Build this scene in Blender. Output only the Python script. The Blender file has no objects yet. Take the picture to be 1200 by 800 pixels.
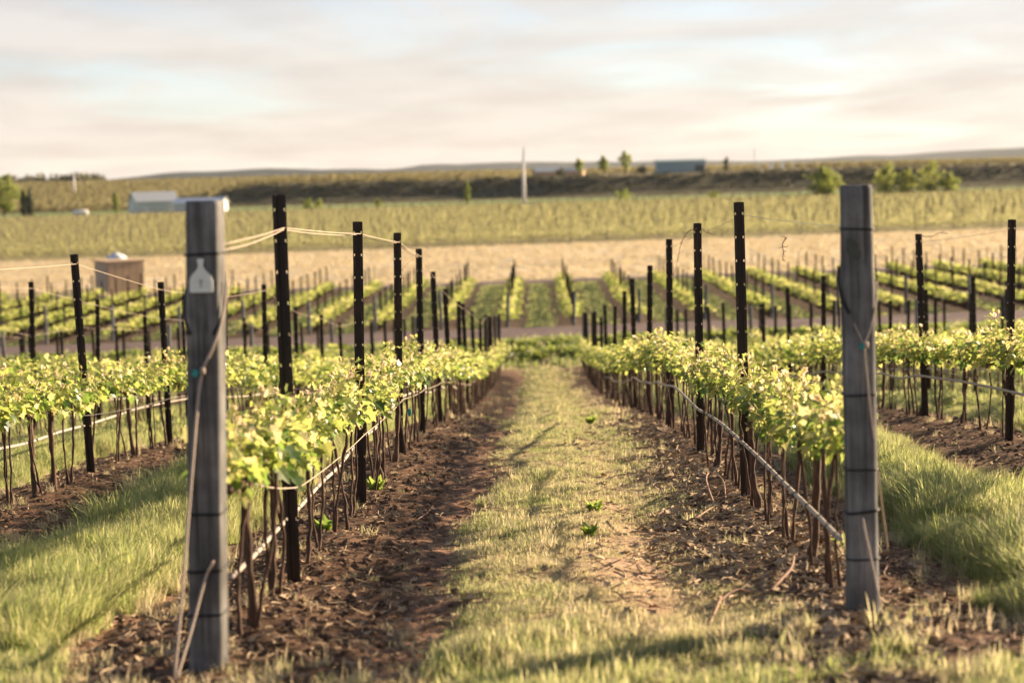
import bpy, math, random
import numpy as np
from mathutils import Matrix, Vector, Euler

# ------------------------------------------------------------------ camera, sky, sun, exposure
scene = bpy.context.scene
R = math.radians
CAM_Z = 6.0
FPX = 2333.0                                  # focal length in pixels of the 1200 px wide photograph
ROLL, YAW, PITCH = R(-1.5), R(0.81), R(4.636)
cam_data = bpy.data.cameras.new('camera')
cam = bpy.data.objects.new('camera', cam_data)
scene.collection.objects.link(cam)
CAM_ROT = Matrix.Rotation(YAW, 3, 'Z') @ Matrix.Rotation(R(90) - PITCH, 3, 'X') @ Matrix.Rotation(ROLL, 3, 'Z')
cam.matrix_world = Matrix.Translation((0, 0, CAM_Z)) @ CAM_ROT.to_4x4()
cam_data.sensor_width = 36
cam_data.lens = 36 * FPX / 1200
cam_data.clip_start = 0.1
cam_data.clip_end = 40000
cam_data.dof.use_dof = True
cam_data.dof.focus_distance = 13.8
cam_data.dof.aperture_fstop = 2.1
scene.camera = cam

SUN_AZ, SUN_EL = R(56), R(15.3)                 # azimuth clockwise from +Y
sun_dir = Vector((math.sin(SUN_AZ) * math.cos(SUN_EL), math.cos(SUN_AZ) * math.cos(SUN_EL), math.sin(SUN_EL)))
sun_data = bpy.data.lights.new('sun', 'SUN')
sun_data.energy = 5.0
sun_data.angle = R(0.7)
sun_data.color = (1.0, 0.765, 0.50)
sun = bpy.data.objects.new('sun', sun_data)
sun.rotation_euler = sun_dir.to_track_quat('Z', 'Y').to_euler()
scene.collection.objects.link(sun)

world = bpy.data.worlds.new('World')
scene.world = world
world.use_nodes = True
wt = world.node_tree
wt.nodes.clear()
W = lambda t: wt.nodes.new(t)
w_out, w_bg, w_sky = W('ShaderNodeOutputWorld'), W('ShaderNodeBackground'), W('ShaderNodeTexSky')
w_sky.sky_type = 'NISHITA'
w_sky.sun_disc = False
w_sky.sun_elevation = SUN_EL
w_sky.sun_rotation = SUN_AZ
w_sky.air_density, w_sky.dust_density, w_sky.ozone_density = 0.7, 0.15, 1.5
w_bg.inputs['Strength'].default_value = 0.05
# thin high cloud: noise laid out on a plane high above the ground, the same all round the sky
w_geo, w_sep = W('ShaderNodeTexCoord'), W('ShaderNodeSeparateXYZ')
wt.links.new(w_geo.outputs['Generated'], w_sep.inputs[0])
w_add = W('ShaderNodeMath'); w_add.operation = 'ADD'; w_add.inputs[1].default_value = 0.10
w_abs = W('ShaderNodeMath'); w_abs.operation = 'ABSOLUTE'
wt.links.new(w_sep.outputs['Z'], w_abs.inputs[0]); wt.links.new(w_abs.outputs[0], w_add.inputs[0])
w_div = W('ShaderNodeVectorMath'); w_div.operation = 'DIVIDE'
w_cmb = W('ShaderNodeCombineXYZ')
for k in range(3): wt.links.new(w_add.outputs[0], w_cmb.inputs[k])
wt.links.new(w_geo.outputs['Generated'], w_div.inputs[0]); wt.links.new(w_cmb.outputs[0], w_div.inputs[1])
w_map = W('ShaderNodeMapping'); w_map.inputs['Rotation'].default_value = (0, 0, R(24)); w_map.inputs['Scale'].default_value = (0.95, 0.75, 0.0)
w_map.inputs['Location'].default_value = (3.1, 1.45, 0.0)
wt.links.new(w_div.outputs[0], w_map.inputs[0])
w_n1 = W('ShaderNodeTexNoise'); w_n1.inputs['Scale'].default_value = 1.0; w_n1.inputs['Detail'].default_value = 7; w_n1.inputs['Roughness'].default_value = 0.55
w_n1.inputs['Distortion'].default_value = 1.1
wt.links.new(w_map.outputs[0], w_n1.inputs['Vector'])
w_r1 = W('ShaderNodeMapRange')                 # how thick the cloud sheet is
w_r1.inputs['From Min'].default_value = 0.34; w_r1.inputs['From Max'].default_value = 0.55
w_r1.inputs['To Min'].default_value = 0.058; w_r1.inputs['To Max'].default_value = 0.17
wt.links.new(w_n1.outputs['Fac'], w_r1.inputs['Value'])
# a thin even sheet hides more of the sky the flatter one looks through it: 1 - exp(-thickness / sin(elevation))
w_se = W('ShaderNodeMath'); w_se.operation = 'ADD'; w_se.inputs[1].default_value = 0.03
wt.links.new(w_abs.outputs[0], w_se.inputs[0])
w_od = W('ShaderNodeMath'); w_od.operation = 'DIVIDE'; wt.links.new(w_r1.outputs[0], w_od.inputs[0]); wt.links.new(w_se.outputs[0], w_od.inputs[1])
w_ng = W('ShaderNodeMath'); w_ng.operation = 'MULTIPLY'; w_ng.inputs[1].default_value = -1; wt.links.new(w_od.outputs[0], w_ng.inputs[0])
w_ex = W('ShaderNodeMath'); w_ex.operation = 'EXPONENT'; wt.links.new(w_ng.outputs[0], w_ex.inputs[0])
w_om = W('ShaderNodeMath'); w_om.operation = 'SUBTRACT'; w_om.inputs[0].default_value = 1; wt.links.new(w_ex.outputs[0], w_om.inputs[1])
w_n2 = W('ShaderNodeTexNoise'); w_n2.inputs['Scale'].default_value = 1.7; w_n2.inputs['Detail'].default_value = 5
wt.links.new(w_map.outputs[0], w_n2.inputs['Vector'])
w_cc = W('ShaderNodeMix'); w_cc.data_type = 'RGBA'
w_cc.inputs[6].default_value = (4.2, 3.55, 3.12, 1)
w_cc.inputs[7].default_value = (5.05, 4.42, 3.9, 1)
w_r2 = W('ShaderNodeValToRGB'); w_r2.color_ramp.elements[0].position = 0.32; w_r2.color_ramp.elements[1].position = 0.6
wt.links.new(w_n2.outputs['Fac'], w_r2.inputs[0]); wt.links.new(w_r2.outputs[0], w_cc.inputs[0])
w_mix = W('ShaderNodeMix'); w_mix.data_type = 'RGBA'
wt.links.new(w_om.outputs[0], w_mix.inputs[0]); wt.links.new(w_sky.outputs[0], w_mix.inputs[6]); wt.links.new(w_cc.outputs[2], w_mix.inputs[7])
wt.links.new(w_mix.outputs[2], w_bg.inputs['Color'])
wt.links.new(w_bg.outputs[0], w_out.inputs[0])

scene.view_settings.view_transform = 'Standard'
scene.view_settings.look = 'None'
scene.view_settings.gamma = 1.0
scene.view_settings.use_curve_mapping = False
scene.view_settings.exposure = 1.87
scene.render.engine = 'CYCLES'
scene.cycles.use_denoising = True
scene.cycles.max_bounces = 6
scene.cycles.diffuse_bounces = 3
scene.cycles.transmission_bounces = 4
scene.cycles.transparent_max_bounces = 4
scene.cycles.volume_bounces = 0
scene.cycles.sample_clamp_indirect = 6

# ------------------------------------------------------------------ helpers
C = scene.collection
rnd = random.Random(7)
rng = np.random.default_rng(11)

def tag(o, label=None, cat=None, group=None, kind=None):
    if label: o['label'] = label
    if cat: o['category'] = cat
    if group: o['group'] = group
    if kind: o['kind'] = kind
    return o

def empty(name, loc, rz=0.0, sc=1.0):
    o = bpy.data.objects.new(name, None)
    o.location = loc; o.rotation_euler = (0, 0, rz); o.scale = (sc, sc, sc); o.empty_display_size = 0.2
    C.objects.link(o)
    return o

def link(name, me, parent=None, loc=(0, 0, 0), rot=(0, 0, 0), sc=1.0):
    o = bpy.data.objects.new(name, me)
    o.location = loc; o.rotation_euler = rot
    o.scale = (sc, sc, sc) if not hasattr(sc, '__len__') else sc
    C.objects.link(o)
    if parent: o.parent = parent
    return o

class MB:
    """collects boxes, tubes and polygons into one mesh"""
    def __init__(s): s.v, s.f, s.a = [], [], []
    def poly(s, pts, faces, a=0.0):
        n = len(s.v); s.v += [tuple(p) for p in pts]
        for f in faces: s.f.append([i + n for i in f]); s.a.append(a)
    def box(s, c, d, M=None, a=0.0):
        x, y, z = d[0] / 2, d[1] / 2, d[2] / 2
        P = [Vector((sx * x, sy * y, sz * z)) for sz in (-1, 1) for sy in (-1, 1) for sx in (-1, 1)]
        if M: P = [M @ p for p in P]
        P = [p + Vector(c) for p in P]
        s.poly(P, [(0, 2, 3, 1), (4, 5, 7, 6), (0, 1, 5, 4), (2, 6, 7, 3), (0, 4, 6, 2), (1, 3, 7, 5)], a)
    def tube(s, pts, rad, n=6, cap=True, a=0.0):
        pts = [Vector(p) for p in pts]
        if not hasattr(rad, '__len__'): rad = [rad] * len(pts)
        base = len(s.v); up = None
        for i, p in enumerate(pts):
            t = (pts[min(i + 1, len(pts) - 1)] - pts[max(i - 1, 0)]).normalized()
            if up is None:
                up = Vector((0, 0, 1)) if abs(t.z) < 0.9 else Vector((1, 0, 0))
            u = t.cross(up).normalized(); w = u.cross(t).normalized(); up = w
            for k in range(n):
                an = 2 * math.pi * k / n
                s.v.append(tuple(p + (u * math.cos(an) + w * math.sin(an)) * rad[i]))
        for i in range(len(pts) - 1):
            for k in range(n):
                s.f.append([base + i * n + k, base + i * n + (k + 1) % n, base + (i + 1) * n + (k + 1) % n, base + (i + 1) * n + k]); s.a.append(a)
        if cap:
            s.f.append([base + k for k in range(n)][::-1]); s.a.append(a)
            e = base + (len(pts) - 1) * n
            s.f.append([e + k for k in range(n)]); s.a.append(a)
    def prism(s, outline, y0, y1, a=0.0):
        """outline in xz, extruded along y"""
        n = len(outline)
        P = [(x, y0, z) for x, z in outline] + [(x, y1, z) for x, z in outline]
        F = [list(range(n)), list(range(2 * n - 1, n - 1, -1))] + [[k, n + k, n + (k + 1) % n, (k + 1) % n] for k in range(n)]
        s.poly(P, F, a)
    def mesh(s, name, mat, smooth=False):
        me = bpy.data.meshes.new(name)
        me.from_pydata(s.v, [], s.f)
        if mat: me.materials.append(mat)
        if any(s.a):
            at = me.attributes.new('rnd', 'FLOAT', 'FACE'); at.data.foreach_set('value', s.a)
        if smooth: me.polygons.foreach_set('use_smooth', [True] * len(me.polygons))
        me.update()
        return me

def vnoise(x, y, seed=0):
    """smooth value noise, -1..1, for numpy arrays"""
    x = np.asarray(x, float); y = np.asarray(y, float)
    xi, yi = np.floor(x), np.floor(y); fx, fy = x - xi, y - yi
    fx = fx * fx * (3 - 2 * fx); fy = fy * fy * (3 - 2 * fy)
    def h(a, b):
        s = np.sin(a * 127.1 + b * 311.7 + seed * 74.7) * 43758.5453
        return (s - np.floor(s)) * 2 - 1
    return (h(xi, yi) * (1 - fx) + h(xi + 1, yi) * fx) * (1 - fy) + (h(xi, yi + 1) * (1 - fx) + h(xi + 1, yi + 1) * fx) * fy

def sstep(a, b, x):
    t = np.clip((np.asarray(x, float) - a) / (b - a), 0, 1)
    return t * t * (3 - 2 * t)

# ------------------------------------------------------------------ layout of the land
ROW0, ROWS = -1.27, 2.61                       # x of the row with the tagged post, row spacing
NEAR_END = 62.0
B2_START, B2_END = 78.5, 112.0
_ty = [-80, 0, 7.7, 9.9, 13.7, 17.5, 20.9, 24, 28, 33.7, 43.6, 50, 58, 64, 72, 78, 90, 120, 200, 660, 12000]
_td = [1.3, 1.66, 1.87, 2.04, 2.27, 2.46, 2.70, 2.98, 3.38, 3.98, 4.82, 5.30, 5.85, 6.05, 5.88, 5.80, 5.85, 5.92, 6.05, 6.15, 6.15]
_dy = np.arange(-80, 800, 0.25)
_dd = np.interp(_dy, _ty, _td)
_k = np.hanning(19); _k /= _k.sum()
_dd = np.convolve(np.pad(_dd, 9, mode='edge'), _k, 'valid')

def rowdist(x):
    """signed distance to the nearest vine row"""
    t = (np.asarray(x, float) - ROW0) / ROWS
    return (t - np.round(t)) * ROWS

def Hs(x, y):
    """smooth ground height"""
    x = np.asarray(x, float); y = np.asarray(y, float)
    z = CAM_Z - np.interp(y, _dy, _dd)
    z = z + np.tanh(x / 80) * 80 * 0.012 / (1 + (y / 250.0) ** 2) * sstep(-10, 10, y)
    z = z + 0.22 * np.exp(-((y - 69.6 - .5 * np.sin(x / 3)) / 1.1) ** 2) + 0.20 * np.exp(-((y - 66.6 + .4 * np.sin(x / 2.3)) / .9) ** 2)      # low weedy ridges before the road
    # the bench: a steep bank for x > -95, an even slope left of it
    w = sstep(-125, -80, x + 8 * np.sin(y / 90))
    bank = sstep(655, 678, y + 4 * np.sin(x / 57) + 1.5 * np.sin(x / 19))
    slope = sstep(590, 1150, y)
    z = z + 6.9 * (w * bank + (1 - w) * slope)
    z = z + 2.2 * sstep(690, 1350, y) * sstep(9000, 2500, y) * (1 + 0.3 * np.tanh(-x / 250))
    z = z - 14 * sstep(1350, 3200, y)
    return z

def H(x, y):
    x = np.asarray(x, float); y = np.asarray(y, float)
    z = Hs(x, y)
    rd = rowdist(x)
    inrow = sstep(6.8, 8.5, y) * sstep(NEAR_END + 3, NEAR_END, y)
    berm = np.exp(-(rd / 0.33) ** 2) * 0.07 - np.exp(-((np.abs(rd) - 0.72) / 0.2) ** 2) * 0.035
    z = z + inrow * berm
    fade = sstep(70, 20, y)
    z = z + fade * (0.02 * vnoise(x * 1.7, y * 1.7, 1) + 0.012 * vnoise(x * 5, y * 5, 2))
    soil = np.clip(1.25 - grass_mask(x, y) * 1.4, 0, 1)
    z = z + fade * soil * (0.018 * vnoise(x * 11, y * 11, 3) + 0.012 * vnoise(x * 23, y * 23, 4))
    return z

def grass_mask(x, y):
    """0 bare soil .. 1 grass"""
    x = np.asarray(x, float); y = np.asarray(y, float)
    rd = np.abs(rowdist(x))
    lane = np.round((x - ROW0 - ROWS / 2) / ROWS)         # 0: the middle lane
    n = 0.22 * vnoise(x * 1.3, y * 0.8, 5) + 0.14 * vnoise(x * 4, y * 3, 6)
    edge_m = np.where(x > 0, 0.66, 0.95)
    edge = np.where(lane == 0, edge_m, np.where(lane < 0, 0.80, 0.78))
    g = sstep(edge - np.where((lane == 0) & (x > 0), .30, .16), edge + 0.10, rd + n * 0.8)
    hd = sstep(8.05, 7.5, y + n * 2.0 + 0.45 * sstep(.3, .8, x)) * np.clip(.75 + 1.1 * vnoise(x * 3.1, y * 2.6, 21), .1, 1)                       # the grassy headland in front
    hd = hd * np.where((x > -1.9) & (x < -0.45), 0.18, 1.0)
    hd = hd * np.where(x > .75, .55, 1.0)
    g = np.maximum(g, hd * 0.95)
    g = np.where(y > NEAR_END, np.maximum(g, sstep(NEAR_END, NEAR_END + 2, y)), g)
    return np.clip(g, 0, 1)

def dry_mask(x, y):
    x = np.asarray(x, float); y = np.asarray(y, float)
    lane = np.round((x - ROW0 - ROWS / 2) / ROWS)
    d = np.where(lane == 0, 0.42, -0.06)
    d = d + np.where(lane == 0, 0.45 * np.exp(-((x - 0.45) / 0.28) ** 2) * sstep(6, 9, y) * sstep(19, 9, y), 0)
    d = d + 0.22 * vnoise(x * 2.1, y * 1.5, 8) + 0.15 * vnoise(x * 6, y * 5, 9)
    d = np.where(y < 7.9, 0.24 + 0.3 * vnoise(x * 2, y * 2, 10), d)
    d = np.where(y > 66, 0.15 + 0.2 * vnoise(x * .3, y * .3, 10), d)
    return np.clip(d, 0, 1)

def gz(x, y): return float(H(x, y))

def U(px, py, d):
    """point at distance d (along y) seen at a pixel of the 1200 x 800 photograph"""
    v = CAM_ROT @ Vector(((px - 600) / FPX, (400 - py) / FPX, -1.0))
    k = d / v.y
    return Vector((v.x * k, d, CAM_Z + v.z * k))

# ------------------------------------------------------------------ materials
def newmat(name):
    m = bpy.data.materials.new(name); m.use_nodes = True
    nt = m.node_tree; nt.nodes.clear()
    return m, nt, (lambda t: nt.nodes.new(t)), nt.links.new

def ramp(node, stops):
    cr = node.color_ramp
    while len(cr.elements) < len(stops): cr.elements.new(0.5)
    for e, (p, c) in zip(cr.elements, stops):
        e.position = p; e.color = (c[0], c[1], c[2], 1)

def simple(name, stops, scale=8.0, rough=0.8, stretch=(1, 1, 1), bump=0.0, detail=5, metallic=0.0, per_obj=0.0, spec=0.3, bscale=None):
    m, nt, N, L = newmat(name)
    o, b, tc, mp, n, r = N('ShaderNodeOutputMaterial'), N('ShaderNodeBsdfPrincipled'), N('ShaderNodeTexCoord'), N('ShaderNodeMapping'), N('ShaderNodeTexNoise'), N('ShaderNodeValToRGB')
    mp.inputs['Scale'].default_value = stretch
    n.inputs['Scale'].default_value = scale; n.inputs['Detail'].default_value = detail; n.inputs['Roughness'].default_value = 0.65
    oi = N('ShaderNodeObjectInfo'); ad = N('ShaderNodeVectorMath'); ad.operation = 'ADD'
    sc = N('ShaderNodeVectorMath'); sc.operation = 'SCALE'; sc.inputs['Scale'].default_value = 37.0
    cb = N('ShaderNodeCombineXYZ')
    for k in range(3): L(oi.outputs['Random'], cb.inputs[k])
    L(cb.outputs[0], sc.inputs[0]); L(tc.outputs['Object'], mp.inputs[0]); L(mp.outputs[0], ad.inputs[0]); L(sc.outputs[0], ad.inputs[1])
    L(ad.outputs[0], n.inputs['Vector']); L(n.outputs['Fac'], r.inputs[0]); ramp(r, stops)
    b.inputs['Roughness'].default_value = rough; b.inputs['Metallic'].default_value = metallic
    b.inputs['Specular IOR Level'].default_value = spec
    L(r.outputs[0], b.inputs['Base Color'])
    if bump:
        bp = N('ShaderNodeBump'); bp.inputs['Strength'].default_value = bump; bp.inputs['Distance'].default_value = 0.01
        if bscale:
            n2 = N('ShaderNodeTexNoise'); n2.inputs['Scale'].default_value = bscale; n2.inputs['Detail'].default_value = 4
            L(ad.outputs[0], n2.inputs['Vector']); L(n2.outputs['Fac'], bp.inputs['Height'])
        else: L(n.outputs['Fac'], bp.inputs['Height'])
        L(bp.outputs[0], b.inputs['Normal'])
    L(b.outputs[0], o.inputs[0])
    return m

def leafy(name, stops, tstops, trans=0.5, rough=0.45, attr='rnd', inst_dry=None, spec=0.4):
    """leaf material: reflecting and light-transmitting, colour chosen by a per-leaf number"""
    m, nt, N, L = newmat(name)
    o, b, t, mx = N('ShaderNodeOutputMaterial'), N('ShaderNodeBsdfPrincipled'), N('ShaderNodeBsdfTranslucent'), N('ShaderNodeMixShader')
    at = N('ShaderNodeAttribute'); at.attribute_name = attr
    oi = N('ShaderNodeObjectInfo')
    ma = N('ShaderNodeMath'); ma.operation = 'MULTIPLY_ADD'; ma.inputs[1].default_value = 0.22; 
    L(oi.outputs['Random'], ma.inputs[0]); 
    su = N('ShaderNodeMath'); su.operation = 'SUBTRACT'; su.inputs[1].default_value = 0.11
    L(at.outputs['Fac'], ma.inputs[2]); L(ma.outputs[0], su.inputs[0])
    r1, r2 = N('ShaderNodeValToRGB'), N('ShaderNodeValToRGB')
    ramp(r1, stops); ramp(r2, tstops)
    L(su.outputs[0], r1.inputs[0]); L(su.outputs[0], r2.inputs[0])
    c1, c2 = r1.outputs[0], r2.outputs[0]
    if inst_dry:
        ia = N('ShaderNodeAttribute'); ia.attribute_type = 'INSTANCER'; ia.attribute_name = 'dry'
        a3 = N('ShaderNodeMath'); a3.operation = 'MULTIPLY_ADD'; a3.inputs[1].default_value = 0.5; a3.use_clamp = True
        s3 = N('ShaderNodeMath'); s3.operation = 'SUBTRACT'; s3.inputs[1].default_value = 0.4
        L(at.outputs['Fac'], s3.inputs[0]); L(s3.outputs[0], a3.inputs[0]); L(ia.outputs['Fac'], a3.inputs[2])
        for k, (src, col) in enumerate(((c1, inst_dry[0]), (c2, inst_dry[1]))):
            m3 = N('ShaderNodeMix'); m3.data_type = 'RGBA'
            L(a3.outputs[0], m3.inputs[0]); L(src, m3.inputs[6]); m3.inputs[7].default_value = (*col, 1)
            if k == 0: c1 = m3.outputs[2]
            else: c2 = m3.outputs[2]
    b.inputs['Roughness'].default_value = rough; b.inputs['Specular IOR Level'].default_value = spec
    L(c1, b.inputs['Base Color']); L(c2, t.inputs['Color'])
    mx.inputs[0].default_value = trans
    L(b.outputs[0], mx.inputs[1]); L(t.outputs[0], mx.inputs[2]); L(mx.outputs[0], o.inputs[0])
    return m

M = {}
M['leaf'] = leafy('vine_leaf', [(0.0, (0.03, 0.075, 0.012)), (0.22, (0.06, 0.12, 0.02)), (0.5, (0.17, 0.24, 0.04)), (0.8, (0.32, 0.34, 0.10)), (1.0, (0.54, 0.44, 0.28))],
                  [(0.0, (0.10, 0.19, 0.03)), (0.22, (0.22, 0.34, 0.06)), (0.5, (0.54, 0.57, 0.15)), (0.8, (0.74, 0.67, 0.30)), (1.0, (0.84, 0.67, 0.45))], trans=0.54, rough=0.34, spec=0.55)
M['grass'] = leafy('grass_blade', [(0.0, (0.065, 0.11, 0.030)), (0.5, (0.15, 0.20, 0.06)), (1.0, (0.34, 0.36, 0.16))],
                   [(0.0, (0.19, 0.28, 0.07)), (0.5, (0.42, 0.49, 0.14)), (1.0, (0.70, 0.69, 0.32))], trans=0.58, rough=0.5,
                   inst_dry=((0.52, 0.44, 0.29), (0.66, 0.55, 0.36)))
M['tree'] = leafy('tree_leaf', [(0.0, (0.05, 0.075, 0.02)), (0.5, (0.12, 0.16, 0.04)), (1.0, (0.21, 0.22, 0.07))],
                  [(0.0, (0.15, 0.22, 0.04)), (0.5, (0.36, 0.42, 0.09)), (1.0, (0.54, 0.52, 0.15))], trans=0.52)
M['valley'] = leafy('valley_leaf', [(0.0, (0.14, 0.142, 0.07)), (1.0, (0.23, 0.22, 0.11))], [(0.0, (0.28, 0.28, 0.12)), (1.0, (0.45, 0.425, 0.21))], trans=0.55)
M['orchard'] = leafy('orchard_leaf', [(0.0, (0.11, 0.10, 0.055)), (1.0, (0.19, 0.17, 0.09))], [(0.0, (0.20, 0.18, 0.08)), (1.0, (0.33, 0.29, 0.14))], trans=0.45)
M['conifer'] = leafy('conifer_leaf', [(0.0, (0.012, 0.022, 0.012)), (0.5, (0.02, 0.035, 0.018)), (1.0, (0.035, 0.05, 0.02))],
                     [(0.0, (0.02, 0.04, 0.02)), (1.0, (0.06, 0.08, 0.03))], trans=0.15)
M['sage'] = leafy('bank_scrub', [(0.0, (0.05, 0.055, 0.03)), (0.5, (0.08, 0.085, 0.045)), (1.0, (0.13, 0.12, 0.065))],
                  [(0.0, (0.08, 0.09, 0.04)), (1.0, (0.18, 0.17, 0.08))], trans=0.2)
M['weed'] = leafy('weed_leaf', [(0.0, (0.10, 0.17, 0.03)), (1.0, (0.19, 0.26, 0.06))], [(0.0, (0.26, 0.40, 0.07)), (1.0, (0.44, 0.52, 0.12))], trans=0.5)
M['steel'] = simple('weathered_steel', [(0.3, (0.016, 0.012, 0.011)), (0.55, (0.036, 0.024, 0.019)), (0.8, (0.10, 0.052, 0.032))], 14, 0.45, (1, 1, 0.25), 0.1, metallic=0.35, spec=0.4)
M['tab'] = simple('bent_steel_tab', [(0.3, (0.35, 0.28, 0.22)), (0.8, (0.55, 0.47, 0.4))], 30, 0.4, metallic=0.3)
M['bark'] = simple('vine_bark', [(0.25, (0.03, 0.019, 0.014)), (0.52, (0.08, 0.046, 0.032)), (0.85, (0.24, 0.15, 0.105))], 34, 0.9, (1, 1, 0.22), 0.7)
M['cane'] = simple('cut_cane', [(0.25, (0.16, 0.085, 0.055)), (0.8, (0.36, 0.22, 0.15))], 30, 0.8, (1, 1, 1), 0.4)
M['twine'] = simple('twine', [(0.3, (0.36, 0.28, 0.22)), (0.8, (0.5, 0.41, 0.33))], 40, 0.7)
M['wire'] = simple('galvanised_wire', [(0.3, (0.25, 0.23, 0.22)), (0.8, (0.42, 0.39, 0.36))], 20, 0.35, metallic=0.7)
M['hose'] = simple('drip_hose', [(0.3, (0.26, 0.22, 0.19)), (0.8, (0.45, 0.39, 0.34))], 18, 0.55, bump=0.2)
M['black'] = simple('black_rubber', [(0.3, (0.008, 0.008, 0.009)), (0.8, (0.02, 0.02, 0.02))], 18, 0.6)
M['teal'] = simple('teal_plastic', [(0.3, (0.02, 0.22, 0.22)), (0.8, (0.03, 0.32, 0.30))], 18, 0.5)
M['plaque'] = simple('white_enamel', [(0.3, (0.62, 0.66, 0.62)), (0.8, (0.74, 0.77, 0.73))], 30, 0.45)
M['plaque_mark'] = simple('grey_print', [(0.3, (0.33, 0.36, 0.35)), (0.8, (0.4, 0.43, 0.42))], 30, 0.5)
M['litter'] = simple('dry_litter', [(0.2, (0.16, 0.11, 0.07)), (0.5, (0.34, 0.25, 0.16)), (0.85, (0.55, 0.44, 0.30))], 3.0, 0.9)
M['clod'] = simple('soil_clod', [(0.25, (0.06, 0.038, 0.026)), (0.6, (0.125, 0.078, 0.054)), (0.9, (0.23, 0.145, 0.10))], 20, 0.95, bump=0.5)

# old post timber: long grain with cracks
def timber(name, c0, c1, c2):
    m, nt, N, L = newmat(name)
    o, b, tc, mp = N('ShaderNodeOutputMaterial'), N('ShaderNodeBsdfPrincipled'), N('ShaderNodeTexCoord'), N('ShaderNodeMapping')
    mp.inputs['Scale'].default_value = (26, 26, 1.1)
    n = N('ShaderNodeTexNoise'); n.inputs['Scale'].default_value = 1.6; n.inputs['Detail'].default_value = 8; n.inputs['Roughness'].default_value = 0.7
    r = N('ShaderNodeValToRGB'); ramp(r, [(0.3, c0), (0.5, c1), (0.75, c2)])
    n2 = N('ShaderNodeTexNoise'); n2.inputs['Scale'].default_value = 5; n2.inputs['Detail'].default_value = 4
    r2 = N('ShaderNodeValToRGB'); ramp(r2, [(0.3, (0.55, 0.55, 0.55)), (0.7, (1.1, 1.1, 1.1))])
    mu = N('ShaderNodeMix'); mu.data_type = 'RGBA'; mu.blend_type = 'MULTIPLY'; mu.inputs[0].default_value = 1
    oi = N('ShaderNodeObjectInfo'); ad = N('ShaderNodeVectorMath'); ad.operation = 'ADD'
    cb = N('ShaderNodeCombineXYZ'); m10 = N('ShaderNodeMath'); m10.operation = 'MULTIPLY'; m10.inputs[1].default_value = 9
    L(oi.outputs['Random'], m10.inputs[0])
    for k in range(3): L(m10.outputs[0], cb.inputs[k])
    L(tc.outputs['Object'], ad.inputs[0]); L(cb.outputs[0], ad.inputs[1])
    L(ad.outputs[0], mp.inputs[0]); L(mp.outputs[0], n.inputs['Vector']); L(n.outputs['Fac'], r.inputs[0])
    L(ad.outputs[0], n2.inputs['Vector']); L(n2.outputs['Fac'], r2.inputs[0])
    L(r.outputs[0], mu.inputs[6]); L(r2.outputs[0], mu.inputs[7]); L(mu.outputs[2], b.inputs['Base Color'])
    mp3 = N('ShaderNodeMapping'); mp3.inputs['Scale'].default_value = (38, 38, 0.9)
    n3 = N('ShaderNodeTexNoise'); n3.inputs['Scale'].default_value = 1.0; n3.inputs['Detail'].default_value = 3
    r3 = N('ShaderNodeValToRGB'); ramp(r3, [(0.38, (0.42, 0.41, 0.4)), (0.44, (1, 1, 1))])           # drying cracks
    n4 = N('ShaderNodeTexNoise'); n4.inputs['Scale'].default_value = 2.3; n4.inputs['Detail'].default_value = 6; n4.inputs['Roughness'].default_value = 0.7
    r4 = N('ShaderNodeValToRGB'); ramp(r4, [(0.38, (0.72, 0.69, 0.66)), (0.6, (1.12, 1.12, 1.12))])      # stains
    L(ad.outputs[0], mp3.inputs[0]); L(mp3.outputs[0], n3.inputs['Vector']); L(n3.outputs['Fac'], r3.inputs[0]); L(ad.outputs[0], n4.inputs['Vector']); L(n4.outputs['Fac'], r4.inputs[0])
    cur = mu.outputs[2]
    for rr_ in (r3, r4):
        m5 = N('ShaderNodeMix'); m5.data_type = 'RGBA'; m5.blend_type = 'MULTIPLY'; m5.inputs[0].default_value = 1
        L(cur, m5.inputs[6]); L(rr_.outputs[0], m5.inputs[7]); cur = m5.outputs[2]
    L(cur, b.inputs['Base Color'])
    bp = N('ShaderNodeBump'); bp.inputs['Strength'].default_value = 0.4; bp.inputs['Distance'].default_value = 0.004
    L(n.outputs['Fac'], bp.inputs['Height']); L(bp.outputs[0], b.inputs['Normal'])
    b.inputs['Roughness'].default_value = 0.9; b.inputs['Specular IOR Level'].default_value = 0.15
    L(b.outputs[0], o.inputs[0])
    return m
M['timber'] = timber('weathered_timber', (0.09, 0.092, 0.095), (0.18, 0.182, 0.186), (0.31, 0.305, 0.30))
M['scar'] = simple('dark_knot', [(0.3, (0.05, 0.055, 0.05)), (0.8, (0.10, 0.105, 0.09))], 40, 0.9, bump=0.4)

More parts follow.
